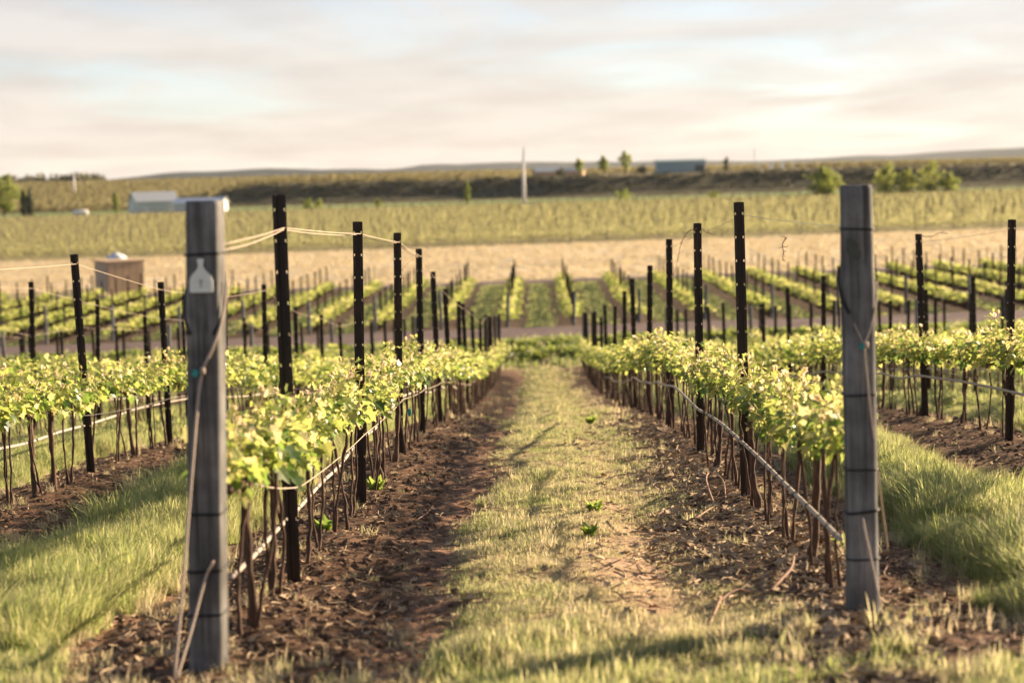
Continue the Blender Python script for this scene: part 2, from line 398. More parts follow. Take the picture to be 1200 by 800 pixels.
def ground_material():
    m, nt, N, L = newmat('ground')
    o, b = N('ShaderNodeOutputMaterial'), N('ShaderNodeBsdfPrincipled')
    col = N('ShaderNodeAttribute'); col.attribute_name = 'base'
    geo = N('ShaderNodeNewGeometry')
    fine = N('ShaderNodeTexNoise'); fine.inputs['Scale'].default_value = 16; fine.inputs['Detail'].default_value = 8; fine.inputs['Roughness'].default_value = 0.7
    big = N('ShaderNodeTexNoise'); big.inputs['Scale'].default_value = 0.8; big.inputs['Detail'].default_value = 6; big.inputs['Roughness'].default_value = 0.6
    far = N('ShaderNodeTexNoise'); far.inputs['Scale'].default_value = 0.06; far.inputs['Detail'].default_value = 6
    acc = None
    for nz, lo, hi in ((fine, 0.45, 1.6), (big, 0.65, 1.35), (far, 0.75, 1.25)):
        L(geo.outputs['Position'], nz.inputs['Vector'])
        r = N('ShaderNodeValToRGB'); ramp(r, [(0.3, (lo,) * 3), (0.7, (hi,) * 3)])
        r.color_ramp.interpolation = 'LINEAR'
        L(nz.outputs['Fac'], r.inputs[0])
        mu = N('ShaderNodeMix'); mu.data_type = 'RGBA'; mu.blend_type = 'MULTIPLY'; mu.inputs[0].default_value = 1
        L(acc if acc else col.outputs['Color'], mu.inputs[6]); L(r.outputs[0], mu.inputs[7]); acc = mu.outputs[2]
    L(acc, b.inputs['Base Color'])
    bp = N('ShaderNodeBump'); bp.inputs['Strength'].default_value = 0.9; bp.inputs['Distance'].default_value = 0.03
    L(fine.outputs['Fac'], bp.inputs['Height']); L(bp.outputs[0], b.inputs['Normal'])
    b.inputs['Roughness'].default_value = 0.95; b.inputs['Specular IOR Level'].default_value = 0.1
    L(b.outputs[0], o.inputs[0])
    return m
M['ground'] = ground_material()
def world_noise(name, stops, scale, stretch=(1, 1, 1), bump=0.4):
    m, nt, N, L = newmat(name)
    o, b, g, mp, n, r = N('ShaderNodeOutputMaterial'), N('ShaderNodeBsdfPrincipled'), N('ShaderNodeNewGeometry'), N('ShaderNodeMapping'), N('ShaderNodeTexNoise'), N('ShaderNodeValToRGB')
    mp.inputs['Scale'].default_value = stretch
    n.inputs['Scale'].default_value = scale; n.inputs['Detail'].default_value = 8; n.inputs['Roughness'].default_value = 0.7
    L(g.outputs['Position'], mp.inputs[0]); L(mp.outputs[0], n.inputs['Vector']); L(n.outputs['Fac'], r.inputs[0]); ramp(r, stops)
    L(r.outputs[0], b.inputs['Base Color']); b.inputs['Roughness'].default_value = 0.95; b.inputs['Specular IOR Level'].default_value = 0.1
    bp = N('ShaderNodeBump'); bp.inputs['Strength'].default_value = bump; bp.inputs['Distance'].default_value = 0.03
    L(n.outputs['Fac'], bp.inputs['Height']); L(bp.outputs[0], b.inputs['Normal'])
    L(b.outputs[0], o.inputs[0])
    return m
M['road'] = world_noise('packed_dirt', [(0.3, (0.115, 0.085, 0.08)), (0.7, (0.20, 0.15, 0.135))], 0.9, (1, 3, 1))
M['hill'] = world_noise('far_hills', [(0.35, (0.025, 0.038, 0.042)), (0.65, (0.05, 0.062, 0.06))], 0.004)

# ------------------------------------------------------------------ ground: one sheet to the horizon
def build_ground():
    ys = list(np.arange(-70, 4, 2.0)) + [4, 4.6, 5.2, 5.8, 6.3]
    y = 6.6
    while y < 30: ys.append(y); y += max(0.028, y * 0.0036)
    while y < 80: ys.append(y); y *= 1.007
    while y < 9600: ys.append(y); y *= 1.0135
    ys = np.array(ys)
    inner = np.arange(-0.34, 0.3201, 0.0038)
    g = 1.16 ** np.arange(1, 19)
    lo = -0.34 - 0.02 * np.cumsum(g) ; hi = 0.32 + 0.02 * np.cumsum(g)
    us = np.concatenate([lo[::-1], inner, hi])
    Y, Uu = np.meshgrid(ys, us, indexing='ij')
    X = Uu * np.maximum(Y, 6.0)
    Z = H(X, Y)
    nr, nc = X.shape
    verts = np.stack([X, Y, Z], -1).reshape(-1, 3)
    i = np.arange((nr - 1) * nc).reshape(nr - 1, nc)[:, :-1].ravel()
    faces = np.stack([i, i + 1, i + nc + 1, i + nc], 1)
    me = bpy.data.meshes.new('ground')
    me.vertices.add(len(verts)); me.vertices.foreach_set('co', verts.ravel())
    me.loops.add(faces.size); me.loops.foreach_set('vertex_index', faces.ravel().astype(np.int32))
    me.polygons.add(len(faces)); me.polygons.foreach_set('loop_start', np.arange(0, faces.size, 4, dtype=np.int32))
    me.update(calc_edges=True); me.validate()
    x, y = verts[:, 0], verts[:, 1]
    gm, dm = grass_mask(x, y), dry_mask(x, y)
    soil = np.array([0.115, 0.069, 0.045]); grn = np.array([0.15, 0.145, 0.06]); straw = np.array([0.42, 0.31, 0.18])
    pink = np.array([0.42, 0.27, 0.19])
    c = grn[None] * (1 - dm[:, None]) + straw[None] * dm[:, None]
    mid = (np.abs(x - 0.45) < 0.5) & (y < 22)
    pk = (np.exp(-((x - 0.5) / 0.25) ** 2) * sstep(6.9, 8.6, y) * sstep(19, 8.5, y) * 0.9)[:, None]
    c = c * (1 - pk) + pink * pk
    tr = np.exp(-((np.abs(rowdist(x)) - 0.74) / 0.17) ** 2)[:, None] * 0.55             # dry packed wheel tracks
    sl = soil * (1 - tr) + np.array([0.27, 0.158, 0.105]) * tr
    c = sl * (1 - gm[:, None]) + c * gm[:, None]
    def zone(mask, col):
        nonlocal c
        mk = mask[:, None]; c = c * (1 - mk) + np.array(col)[None] * mk
    # second block: green alleys, bare soil under the vines with row shade painted in
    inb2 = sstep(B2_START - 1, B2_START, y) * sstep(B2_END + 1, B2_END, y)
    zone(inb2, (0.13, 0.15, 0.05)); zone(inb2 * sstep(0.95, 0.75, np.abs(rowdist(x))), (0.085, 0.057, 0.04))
    zone(sstep(64, 67, y) * sstep(75, 73, y), (0.085, 0.10, 0.04))
    tan = sstep(115.5, 117, y) * sstep(186, 184, y)
    n = vnoise(x * .05, y * .12, 3) * .5 + vnoise(x * .2, y * .4, 4) * .3
    zone(tan, (0.50, 0.43, 0.31)); zone(tan * np.clip(n, 0, 1), (0.42, 0.36, 0.24)); zone(tan * sstep(126, 118, y) * 0.35, (0.30, 0.25, 0.12))
    zone(sstep(184, 186, y) * sstep(452, 448, y), (0.26, 0.23, 0.11))
    zone(sstep(291, 292, y) * sstep(298, 297, y), (0.25, 0.2, 0.12))
    zone(sstep(448, 456, y) * sstep(640, 600, y), (0.17, 0.23, 0.08))
    zone(sstep(590, 600, y) * sstep(665, 640, y), (0.15, 0.15, 0.07))
    bank = sstep(648, 656, y + 4 * np.sin(x / 57) + 1.5 * np.sin(x / 19)) * sstep(-120, -90, x)
    zone(bank, (0.085, 0.075, 0.045))
    zone(sstep(676, 684, y + 4 * np.sin(x / 57) + 1.5 * np.sin(x / 19)), (0.25, 0.205, 0.115))
    zone(sstep(1200, 2200, y), (0.12, 0.125, 0.07))
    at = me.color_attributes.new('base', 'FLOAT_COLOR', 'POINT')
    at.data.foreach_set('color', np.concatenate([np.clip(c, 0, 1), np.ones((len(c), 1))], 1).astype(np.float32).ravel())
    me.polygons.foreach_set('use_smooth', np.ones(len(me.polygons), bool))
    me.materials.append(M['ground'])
    tag(link('ground', me), kind='structure')
build_ground()

def drape(name, y0f, y1f, x0, x1, mat, lift, dx=3.0, ny=6, crown=0.0):
    xs = np.arange(x0, x1 + .1, dx); V, F = [], []
    for xx in xs:
        a, b = y0f(xx), y1f(xx)
        for k in range(ny + 1):
            yy = a + (b - a) * k / ny
            V.append((xx, yy, gz(xx, yy) + lift + crown * math.sin(math.pi * k / ny)))
    n = ny + 1
    for i in range(len(xs) - 1):
        for k in range(ny): F.append((i * n + k, (i + 1) * n + k, (i + 1) * n + k + 1, i * n + k + 1))
    me = bpy.data.meshes.new(name); me.from_pydata(V, [], F); me.materials.append(mat)
    me.polygons.foreach_set('use_smooth', [True] * len(me.polygons))
    tag(link(name, me), kind='structure')
wob = lambda x: 0.25 * math.sin(x * .21) + 0.15 * math.sin(x * .53)
drape('farm_road', lambda x: 72.7 + wob(x), lambda x: 77.8 + wob(x + 9), -150, 150, M['road'], 0.03, 1.5, 6, 0.03)
drape('farm_road', lambda x: 112.9 + wob(x), lambda x: 116.4 + wob(x + 5), -220, 220, M['road'], 0.05, 2.5, 6, 0.04)

def hills():
    """ranges of low hills several kilometres off"""
    def rng_(name, y0, depth, x0, x1, f, nx=160):
        ny = 14; V, F = [], []
        for j in range(ny + 1):
            t = j / ny; prof = math.sin(math.pi * min(t * 1.0, 1)) ** 0.8
            for i in range(nx + 1):
                xx = x0 + (x1 - x0) * i / nx; yy = y0 + depth * t
                h = f(xx) * prof * (1 + 0.10 * float(vnoise(xx / 300, yy / 300, 3)) + 0.05 * float(vnoise(xx / 110, yy / 110, 5)))
                V.append((xx, yy, float(Hs(xx, yy)) - 8 + h))
        for j in range(ny):
            for i in range(nx): a = j * (nx + 1) + i; F.append((a, a + 1, a + nx + 2, a + nx + 1))
        me = bpy.data.meshes.new(name); me.from_pydata(V, [], F); me.materials.append(M['hill'])
        me.polygons.foreach_set('use_smooth', [True] * len(me.polygons))
        tag(link(name, me), kind='structure')
    def at_px(*pairs):
        ps = sorted(pairs)
        return lambda y: (lambda x: float(np.interp(x * FPX / y + 628, [p[0] for p in ps], [p[1] for p in ps])))
    base = 16.0
    # heights above the plain in metres against the direction they show in
    near = at_px((-900, 30), (-200, 34), (20, 30), (110, 36), (165, 45), (215, 54), (300, 60), (360, 58), (420, 55), (470, 54), (540, 44), (600, 32), (800, 26), (1300, 30), (2000, 40))
    rng_('hills', 4300, 900, -6000, 6000, lambda x: near(4750)(x) + 4 * float(vnoise(x / 170, 0.3, 2)), 260)
    mid = at_px((-900, 40), (300, 56), (380, 66), (430, 60), (470, 74), (500, 84), (540, 80), (590, 86), (640, 82), (690, 76), (800, 70), (900, 62), (990, 70), (1040, 66), (1100, 76), (1200, 90), (1300, 96), (2200, 90))
    rng_('hills', 6600, 1500, -9000, 9000, lambda x: mid(7350)(x) + 5 * float(vnoise(x / 260, 0.3, 4)), 260)
hills()

# ------------------------------------------------------------------ scattering by geometry nodes (for what nobody could count)
def scatter(name, pts, rot, scl, vid, protos, extra=None):
    me = bpy.data.meshes.new(name)
    pts = np.asarray(pts, np.float32)
    me.vertices.add(len(pts)); me.vertices.foreach_set('co', pts.ravel()); me.update()
    a = me.attributes.new('rot', 'FLOAT_VECTOR', 'POINT'); a.data.foreach_set('vector', np.asarray(rot, np.float32).ravel())
    scl = np.asarray(scl, np.float32)
    if scl.ndim == 1: scl = np.repeat(scl[:, None], 3, 1)
    a = me.attributes.new('scl', 'FLOAT_VECTOR', 'POINT'); a.data.foreach_set('vector', scl.ravel())
    a = me.attributes.new('vid', 'INT', 'POINT'); a.data.foreach_set('value', np.asarray(vid, np.int32))
    for k, v in (extra or {}).items():
        a = me.attributes.new(k, 'FLOAT', 'POINT'); a.data.foreach_set('value', np.asarray(v, np.float32))
    ob = link(name, me)
    col = bpy.data.collections.new(name + '_pieces')
    for i, p in enumerate(protos):
        col.objects.link(bpy.data.objects.new('%s_piece_%02d' % (name, i), p))
    ng = bpy.data.node_groups.new(name, 'GeometryNodeTree')
    ng.interface.new_socket('Geometry', in_out='INPUT', socket_type='NodeSocketGeometry')
    ng.interface.new_socket('Geometry', in_out='OUTPUT', socket_type='NodeSocketGeometry')
    N = ng.nodes.new
    gi, go, ip, ci = N('NodeGroupInput'), N('NodeGroupOutput'), N('GeometryNodeInstanceOnPoints'), N('GeometryNodeCollectionInfo')
    ci.inputs['Collection'].default_value = col; ci.inputs['Separate Children'].default_value = True; ci.inputs['Reset Children'].default_value = True
    def named(nm, dt):
        n = N('GeometryNodeInputNamedAttribute'); n.data_type = dt; n.inputs['Name'].default_value = nm; return n.outputs['Attribute']
    er = N('FunctionNodeEulerToRotation')
    L = ng.links.new
    L(named('rot', 'FLOAT_VECTOR'), er.inputs[0]); L(er.outputs[0], ip.inputs['Rotation'])
    L(named('scl', 'FLOAT_VECTOR'), ip.inputs['Scale']); L(named('vid', 'INT'), ip.inputs['Instance Index'])
    ip.inputs['Pick Instance'].default_value = True
    L(gi.outputs[0], ip.inputs['Points']); L(ci.outputs[0], ip.inputs['Instance']); L(ip.outputs[0], go.inputs[0])
    md = ob.modifiers.new('scatter', 'NODES'); md.node_group = ng
    ob['kind'] = 'stuff'
    return ob

# ------------------------------------------------------------------ the vine: trunks, cordon, shoots of lobed leaves
LOBED = [(0.0, 0.0), (0.22, -0.10), (0.46, 0.10), (0.34, 0.30), (0.56, 0.52), (0.25, 0.60), (0.0, 1.0), (-0.25, 0.60), (-0.56, 0.52), (-0.34, 0.30), (-0.46, 0.10), (-0.22, -0.10)]
def leaf(mb, pos, direction, normal, size, r, simple_leaf=False):
    d = direction.normalized(); nrm = (normal - d * normal.dot(d)).normalized(); s = d.cross(nrm)
    fold = rnd.uniform(0.05, 0.35); curl = rnd.uniform(-0.25, 0.15)
    if simple_leaf:
        o2 = [(0, 0), (0.5, 0.25), (0.25, 0.8), (0, 1), (-0.25, 0.8), (-0.5, 0.25)]
    else: o2 = LOBED
    P = [pos + (s * x + d * y + nrm * (fold * abs(x) + curl * y * y)) * size for x, y in o2]
    if simple_leaf:
        mb.poly(P, [(0, 1, 2, 3), (0, 3, 4, 5)], r)
    else:
        P.append(pos + (d * 0.32) * size)
        mb.poly(P, [(12, k, (k + 1) % 12) for k in range(12)], r)

def rv(a=1.0): return Vector((rnd.uniform(-a, a), rnd.uniform(-a, a), rnd.uniform(-a, a)))

def shoot_mesh(i):
    mb = MB(); n = 7; length = rnd.choice((0.12, 0.15, 0.18, 0.21, 0.30)) * rnd.uniform(.9, 1.15)
    lean = Vector((rnd.uniform(-0.55, 0.55), rnd.uniform(-0.4, 0.4), 1)); pts = []
    p = Vector((0, 0, 0))
    for k in range(n + 1):
        pts.append(p.copy()); p = p + (lean + rv(0.25)).normalized() * length / n; lean.z -= 0.05; 
    mb.tube(pts, [0.0045 * (1 - 0.6 * k / n) for k in range(n + 1)], 4, False, 0.78)
    for k in range(18):
        t = 0.02 + 0.98 * rnd.random() ** 1.35; q = t * n; j = min(int(q), n - 1); b = pts[j].lerp(pts[j + 1], q - j)
        out = Vector((rnd.gauss(0, 1), rnd.gauss(0, 0.8), rnd.gauss(0.0, 0.5))).normalized()
        pet = b + out * rnd.uniform(0.025, 0.09)
        size = (0.032 + 0.062 * rnd.random() ** 1.4) * (1.05 - 0.45 * t)
        hang = Vector((0, 0, -0.6 if t < 0.8 else 0.5))
        rr = 0.10 + 0.58 * rnd.random() + (0.30 * max(0, (t - 0.55) / 0.45)) * (0.5 + rnd.random())
        leaf(mb, pet, out + hang + rv(0.5), Vector((0, 0, 1)) + out * 0.9 + rv(0.7), size, min(rr, 1.0))
    for k in range(3):                        # unfolding tip
        leaf(mb, pts[-1], lean + rv(0.7), rv(), rnd.uniform(0.02, 0.035), rnd.uniform(0.85, 1.0))
    return mb.mesh('shoot', M['leaf'])
SHOOTS = [shoot_mesh(i) for i in range(14)]

def foliage_mesh(n, size, simple_leaf):
    mb = MB()
    for k in range(n):
        x = rnd.gauss(0, 0.095); y = rnd.uniform(-0.5, 0.5); t = rnd.random() ** 0.9
        z = 0.64 + 0.30 * t ** 1.3 + 0.04 * math.sin(y * 9 + n)
        out = Vector((x * 6, rnd.gauss(0, .5), rnd.gauss(0, .5)))
        rr = 0.2 + 0.5 * rnd.random() + 0.35 * max(0, t - .6) * 2 * rnd.random()
        leaf(mb, Vector((x, y, z)), out + rv(.6), Vector((0, 0, 1)) + out * .8 + rv(.7), size * rnd.uniform(.7, 1.25), min(rr, 1), simple_leaf)
    return mb.mesh('foliage', M['leaf'])
FOL_MID = [foliage_mesh(230, 0.07, True) for _ in range(5)]
FOL_FAR = [foliage_mesh(62, 0.105, True) for _ in range(4)]

def trunk_mesh():
    mb = MB(); pts = []; p = Vector((rnd.uniform(-.03, .03), 0, -0.06)); top = rnd.uniform(.66, .74)
    dx, dy = rnd.uniform(-.05, .05), rnd.uniform(-.12, .12); n = 12
    for k in range(n + 1):
        t = k / n
        pts.append(Vector((dx * math.sin(t * 2.6) + rnd.uniform(-.006, .006), dy * t + 0.014 * math.sin(t * 5 + dx * 90) + rnd.uniform(-.006, .006), -0.08 + (top + .08) * t)))
    r0 = rnd.choice((.008, .010, .012, .015, .020))
    mb.tube(pts, [r0 * (1.5 - 0.65 * min(1, k / 3.5)) * rnd.uniform(.72, 1.35) for k in range(n + 1)], 7)
    return mb.mesh('trunk', M['bark'], True)
TRUNKS = [trunk_mesh() for _ in range(9)]
def cordon_mesh():
    mb = MB(); pts = []
    for k in range(11):
        t = k / 10
        pts.append((rnd.uniform(-.018, .018), -0.48 + .96 * t, .60 + .03 * math.sin(t * 7) + rnd.uniform(-.012, .012)))
    mb.tube(pts, [rnd.uniform(.010, .019) for _ in range(11)], 6)
    return mb.mesh('cordon', M['bark'], True)
CORDONS = [cordon_mesh() for _ in range(5)]
VINE_STEP = 0.925

def make_vine(x, y, label, group, detail):
    root = empty('grape_vine', (x, y, gz(x, y) - .01), rnd.choice((0, math.pi)) + rnd.uniform(-.06, .06), rnd.uniform(.93, 1.06))
    tag(root, label, 'grapevine', group)
    slope = math.atan((gz(x, y + .6) - gz(x, y - .6)) / 1.2)
    for k in range(rnd.choice((2, 3, 3))):
        link('trunk', rnd.choice(TRUNKS), root, (rnd.uniform(-.03, .03), rnd.gauss(0, .07) if k < 2 else rnd.uniform(-.38, .38), 0), (0, 0, rnd.uniform(0, 6.28)))
    link('cordon', rnd.choice(CORDONS), root, (0, 0, .07))
    if detail:
        ns = rnd.choice((15, 19, 21, 23))
        for k in range(ns):
            yy = -0.48 + 0.96 * (k + rnd.random()) / ns
            side = rnd.gauss(0, .04)
            link('shoot', rnd.choice(SHOOTS), root, (side, yy, .69 + rnd.uniform(-.03, .03)), (rnd.uniform(-.2, .2), side * 3 + rnd.uniform(-.35, .35), rnd.uniform(0, 6.28)), rnd.uniform(.8, 1.15))
        for k in range(2):                    # low shoots hanging under the cordon
            link('shoot', rnd.choice(SHOOTS), root, (rnd.gauss(0, .07), rnd.uniform(-.45, .45), .69), (rnd.uniform(1.2, 2.2) * rnd.choice((-1, 1)), rnd.uniform(-.4, .4), rnd.uniform(0, 6.28)), rnd.uniform(.45, .7))
    else:
        tag(link('foliage', rnd.choice(FOL_MID), root), kind='stuff')
    return root

ORD = 'zeroth first second third fourth fifth sixth seventh eighth ninth tenth eleventh twelfth thirteenth fourteenth fifteenth sixteenth seventeenth eighteenth nineteenth twentieth'.split()
def nth(n):
    if n <= 20: return ORD[n]
    t = {2: 'twent', 3: 'thirt', 4: 'fort', 5: 'fift', 6: 'sixt', 7: 'sevent'}[n // 10]
    return t + 'ieth' if n % 10 == 0 else t + 'y-' + ORD[n % 10]
def row_phrase(j):
    if j == 0: return 'the bottle-tagged row'
    if j == 1: return 'the knotty-post row'
    if j < 0: return "%s row outside the bottle-tagged row" % ORD[-j]
    return "%s row outside the knotty-post row" % ORD[j - 1]
END_POST = {0: 'the bottle-tagged wooden post', 1: 'the knotty wooden post'}

# posts of the two middle rows come from the photograph
POSTS = {0: [9.9, 13.7, 17.5, 20.9, 24.6, 27.8, 30.9, 34.4], 1: [13.1, 16.8, 20.7, 24.8, 28.2, 32.0, 36.6]}
for j in POSTS:
    while POSTS[j][-1] < NEAR_END - 5: POSTS[j].append(POSTS[j][-1] + 3.7)
def post_ys(j):
    if j in POSTS: return POSTS[j]
    o = {-1: 16.9, 2: 16.8}.get(j, 13.0 + ((j * 37) % 29) / 10)
    return list(np.arange(o, NEAR_END - 1, 3.65))
def in_view(x, y, m=1.4):
    return -0.272 * y - m < x < 0.249 * y + m

def row_start(j):
    return {0: 8.25, 1: 8.95}.get(j, 8.6)

vines = []
for j in range(-8, 10):
    x = ROW0 + ROWS * j; y = row_start(j); k = 0
    while y < NEAR_END - 0.6:
        if in_view(x, y, 1.2): vines.append((y, j, x + rnd.uniform(-.03, .03), k))
        y += VINE_STEP; k += 1
vines.sort()
n_ind = 300
for idx, (y, j, x, k) in enumerate(vines[:n_ind]):
    if j in (0, 1):
        ps = POSTS[j]; b = sum(1 for p in ps if p < y); ys = [v[0] for v in vines if v[1] == j and sum(1 for p in ps if p < v[0]) == b]
        w = ORD[ys.index(y) + 1]
        lab = 'leafy grapevine, %s beyond %s' % (w, END_POST[j]) if b == 0 else 'leafy grapevine, %s beyond the %s steel post behind %s' % (w, ORD[b], END_POST[j])
        make_vine(x, y, lab, 'grapevines along the grass lane', y < 27)
    else:
        make_vine(x, y, 'leafy grapevine, %s from road end of %s' % (nth(sum(1 for v in vines if v[1] == j and v[0] >= y)), row_phrase(j)), 'grapevines in %s' % row_phrase(j), y < 23)
rest = vines[n_ind:]

# ------------------------------------------------------------------ steel posts
def steel_post_mesh(h, detailed):
    mb = MB(); w, dp, th = 0.068, 0.034, 0.004
    z0 = -0.3
    if not detailed:
        mb.box((0, 0, (h + z0) / 2), (w * 1.15, dp, h - z0)); return mb.mesh('steel_post', M['steel']), None
    L_ = h - z0; zc = (h + z0) / 2
    mb.box((0, 0.012, zc), (0.036, th, L_))                               # web with two ribs
    for s in (-1, 1):
        mb.box((s * 0.0185, 0.002, zc - .001), (th * .9, dp * .75, L_))
        mb.box((s * 0.0315, -0.010, zc - .002), (0.005, th, L_))        # outer lip
        z = h; step = 0.155; zs = [z0]
        g = 0.02 + h - math.floor(h / step) * step
        gaps = [h - 0.075 - step * i for i in range(int((h - 0.25) / step))]
        top = h - .001
        for gp in gaps + [None]:
            lo = (gp + .008) if gp is not None else z0
            mb.box((s * 0.0250, -0.0095, (top + lo) / 2), (0.012, th * .8, top - lo))
            if gp is not None: top = gp - .008
    me = mb.mesh('steel_post', M['steel'])
    tb = MB()
    for s in (-1, 1):
        for gp in gaps:
            tb.box((s * 0.0275, -0.0155, gp - .006), (0.012, 0.010, 0.004), Matrix.Rotation(R(35) * s, 3, 'Y'))
    return me, tb.mesh('wire_hook', M['tab'])
POST_MESH = {h: steel_post_mesh(h, True) for h in (1.96, 1.88, 1.80, 1.7)}
POST_FAR, _ = steel_post_mesh(1.85, False)
POST_LOW, _ = steel_post_mesh(1.5, False)

def steel_post(x, y, h, lean, label, group, detailed=True):
    o = tag(link('steel_post', POST_MESH[h][0] if detailed else (POST_LOW if y > 76 else POST_FAR), None, (x, y, gz(x, y)), (lean[1], lean[0], rnd.uniform(-.15, .15))), label, 'trellis post', group)
    if detailed: tag(link('wire_hook', POST_MESH[h][1], o), kind='stuff')
    return o
TOPS = {}
LEAN0 = {0: [(-0.004, 0.0), (0.018, 0), (0.02, 0), (0.012, 0)], 1: [(-0.008, 0), (0.004, 0.0), (0.012, 0)]}
HS = {0: [1.96, 1.96, 1.96, 1.96, 1.88, 1.80, 1.80], 1: [1.96, 1.96, 1.96, 1.88, 1.88, 1.88, 1.80]}
n_posts = 0; far_posts = []
plist = []
for j in range(-8, 10):
    x = ROW0 + ROWS * j
    for k, y in enumerate(post_ys(j)):
        if in_view(x, y, 1.2): plist.append((y, j, k, x))
plist.sort()
for y, j, k, x in plist:
    h = HS[j][k] if j in HS and k < len(HS[j]) else rnd.choice((1.96, 1.88, 1.88, 1.80, 1.7))
    ln = LEAN0[j][k] if j in LEAN0 and k < len(LEAN0[j]) else (rnd.gauss(0, .018), rnd.gauss(0, .018))
    if j in (0, 1): lab = 'dark notched steel post, %s behind %s' % (ORD[k + 1] if k < 20 else 'last', END_POST[j])
    else: lab = 'dark steel post, %s from road end of %s' % (nth(sum(1 for p in plist if p[1] == j and p[0] >= y)), row_phrase(j))
    steel_post(x, y, h, ln, lab, 'steel trellis posts in %s' % row_phrase(j), y < 45)
    TOPS.setdefault(j, []).append((x + ln[0] * h, y, gz(x, y) + h)); n_posts += 1

# second block between the two dirt roads
b2 = []
for j in range(-16, 17):
    x = ROW0 + ROWS * j
    for y in np.arange(B2_START + 3, B2_END, 3.2):
        yy = y + rnd.uniform(-.2, .2)
        if in_view(x, yy, 1.5): b2.append((yy, x, j, int(round((y - B2_START) / 3.2)) + 0))
b2.sort()
for n, (y, x, j, k) in enumerate(b2):
    if n_posts < 300:
        steel_post(x + rnd.gauss(0, .03), y, 1.85, (rnd.gauss(0, .02), rnd.gauss(0, .02)), '%s small dark post past the road in line with %s' % (nth(max(1, k)), row_phrase(j)), 'trellis posts between the dirt roads', False); n_posts += 1
    else: far_posts.append((x, y, gz(x, y)))

# ------------------------------------------------------------------ wooden end posts
def sq(a, p, dy): return 1.0 / (abs(math.cos(a)) ** p + abs(math.sin(a) / dy) ** p) ** (1.0 / p)
def timber_post(name, loc, h, r, lean, prof, mat=None, bands=(), p=2.0, dy=1.0, n=22, rot=0.0):
    """tapered round post; prof: (height fraction, radius factor); returns object"""
    mb = MB(); prof = sorted(prof); rings = 26
    z0 = -0.35
    wob = [rnd.uniform(-1, 1) for _ in range(n)]
    for i in range(rings + 1):
        z = z0 + (h - z0) * i / rings; rr = r * float(np.interp(z / h, [p[0] for p in prof], [p[1] for p in prof]))
        cx, cy = lean[0] * z, lean[1] * z
        for k in range(n):
            a = 2 * math.pi * k / n
            q = rr * sq(a - rot, p, dy) * (1 + 0.014 * wob[k] + 0.012 * math.sin(3 * a + z * 4) + 0.006 * rnd.uniform(-1, 1))
            mb.v.append((cx + q * math.cos(a), cy + q * math.sin(a), z if i < rings else z + 0.008 * math.sin(a * 2 + 1)))
    for i in range(rings):
        for k in range(n): mb.f.append([i * n + k, i * n + (k + 1) % n, (i + 1) * n + (k + 1) % n, (i + 1) * n + k]); mb.a.append(0)
    e = rings * n; inner = len(mb.v)
    for k in range(n):
        a = 2 * math.pi * k / n; q = r * .91 * sq(a - rot, p, dy); mb.v.append((lean[0] * h + q * math.cos(a), lean[1] * h + q * math.sin(a), h + .012))
    for k in range(n): mb.f.append([e + k, e + (k + 1) % n, inner + (k + 1) % n, inner + k]); mb.a.append(0)
    mb.f.append(list(range(inner, inner + n))); mb.a.append(0)
    o = link(name, mb.mesh(name, mat or M['timber'], True), None, loc)
    for (zf, tilt, thick) in bands:
        z = zf; rr = r * float(np.interp(z / h, [p[0] for p in prof], [p[1] for p in prof])) + thick * .5
        tb = MB()
        pts = []
        for k in range(49):
            a = 2 * math.pi * k / 48; q = rr * sq(a - rot, p, dy) * 1.01
            pts.append((lean[0] * z + q * math.cos(a), lean[1] * z + q * math.sin(a), z + tilt * math.cos(a) * rr * 6))
        tb.tube(pts, thick, 5, False)
        link('wire_wrap', tb.mesh('wire_wrap', M['black'], True), o)
    return o

# the post with the bottle-shaped plaque
LX, LY = ROW0, 7.65
lbase = U(245, 790, LY); lz = gz(lbase.x, LY)
ltop = U(240, 239, LY)
lh = ltop.z - lz
lp = timber_post('wooden_post', (lbase.x, LY, lz), lh, 0.0655, ((ltop.x - lbase.x) / lh, 0.0), [(-.3, 1.02), (0, 1.02), (.3, 1.0), (.72, .99), (.78, 1.05), (.83, 1.0), (1, .97)],
                 bands=[(U(240, 297, LY).z - lz, 0.006, .0045), (U(240, 599, LY).z - lz, 0.0, .005), (U(242, 665, LY).z - lz, 0.01, .006), (U(243, 716, LY).z - lz, .005, .005)], p=7, dy=1.12, n=48, rot=R(-3.5))
tag(lp, 'thick grey timber end post bearing a white bottle-shaped plaque', 'wooden post')
def bottle_outline():
    half = [(0.0, 0.065), (0.010, 0.065), (0.0125, 0.061), (0.0125, 0.054), (0.010, 0.050), (0.010, 0.032), (0.018, 0.020), (0.034, 0.004), (0.041, -0.008), (0.044, -0.020), (0.044, -0.060), (0.041, -0.064)]
    return half + [(-x, z) for x, z in half[::-1][:-1]]
mb = MB()
bo = bottle_outline(); n = len(bo)
pc = U(235.5, 323, LY - .08)
def on_post(x, z, off):                       # wraps the plaque round the post
    return (pc.x - lbase.x + x, -0.0765 - off, pc.z - lz + z)
half = bo[:12]; nx = 8
for off, flip in ((.009, 0), (-.006, 1)):
    for (xa, za), (xb, zb) in zip(half[:-1], half[1:]):
        for k in range(nx):
            q = [on_post(xa * (2 * k / nx - 1), za, off), on_post(xb * (2 * k / nx - 1), zb, off), on_post(xb * (2 * (k + 1) / nx - 1), zb, off), on_post(xa * (2 * (k + 1) / nx - 1), za, off)]
            mb.poly(q, [(0, 1, 2, 3)])
P = [on_post(x, z, .009) for x, z in bo] + [on_post(x, z, -.006) for x, z in bo]
mb.poly(P, [[k, n + k, n + (k + 1) % n, (k + 1) % n] for k in range(n)])
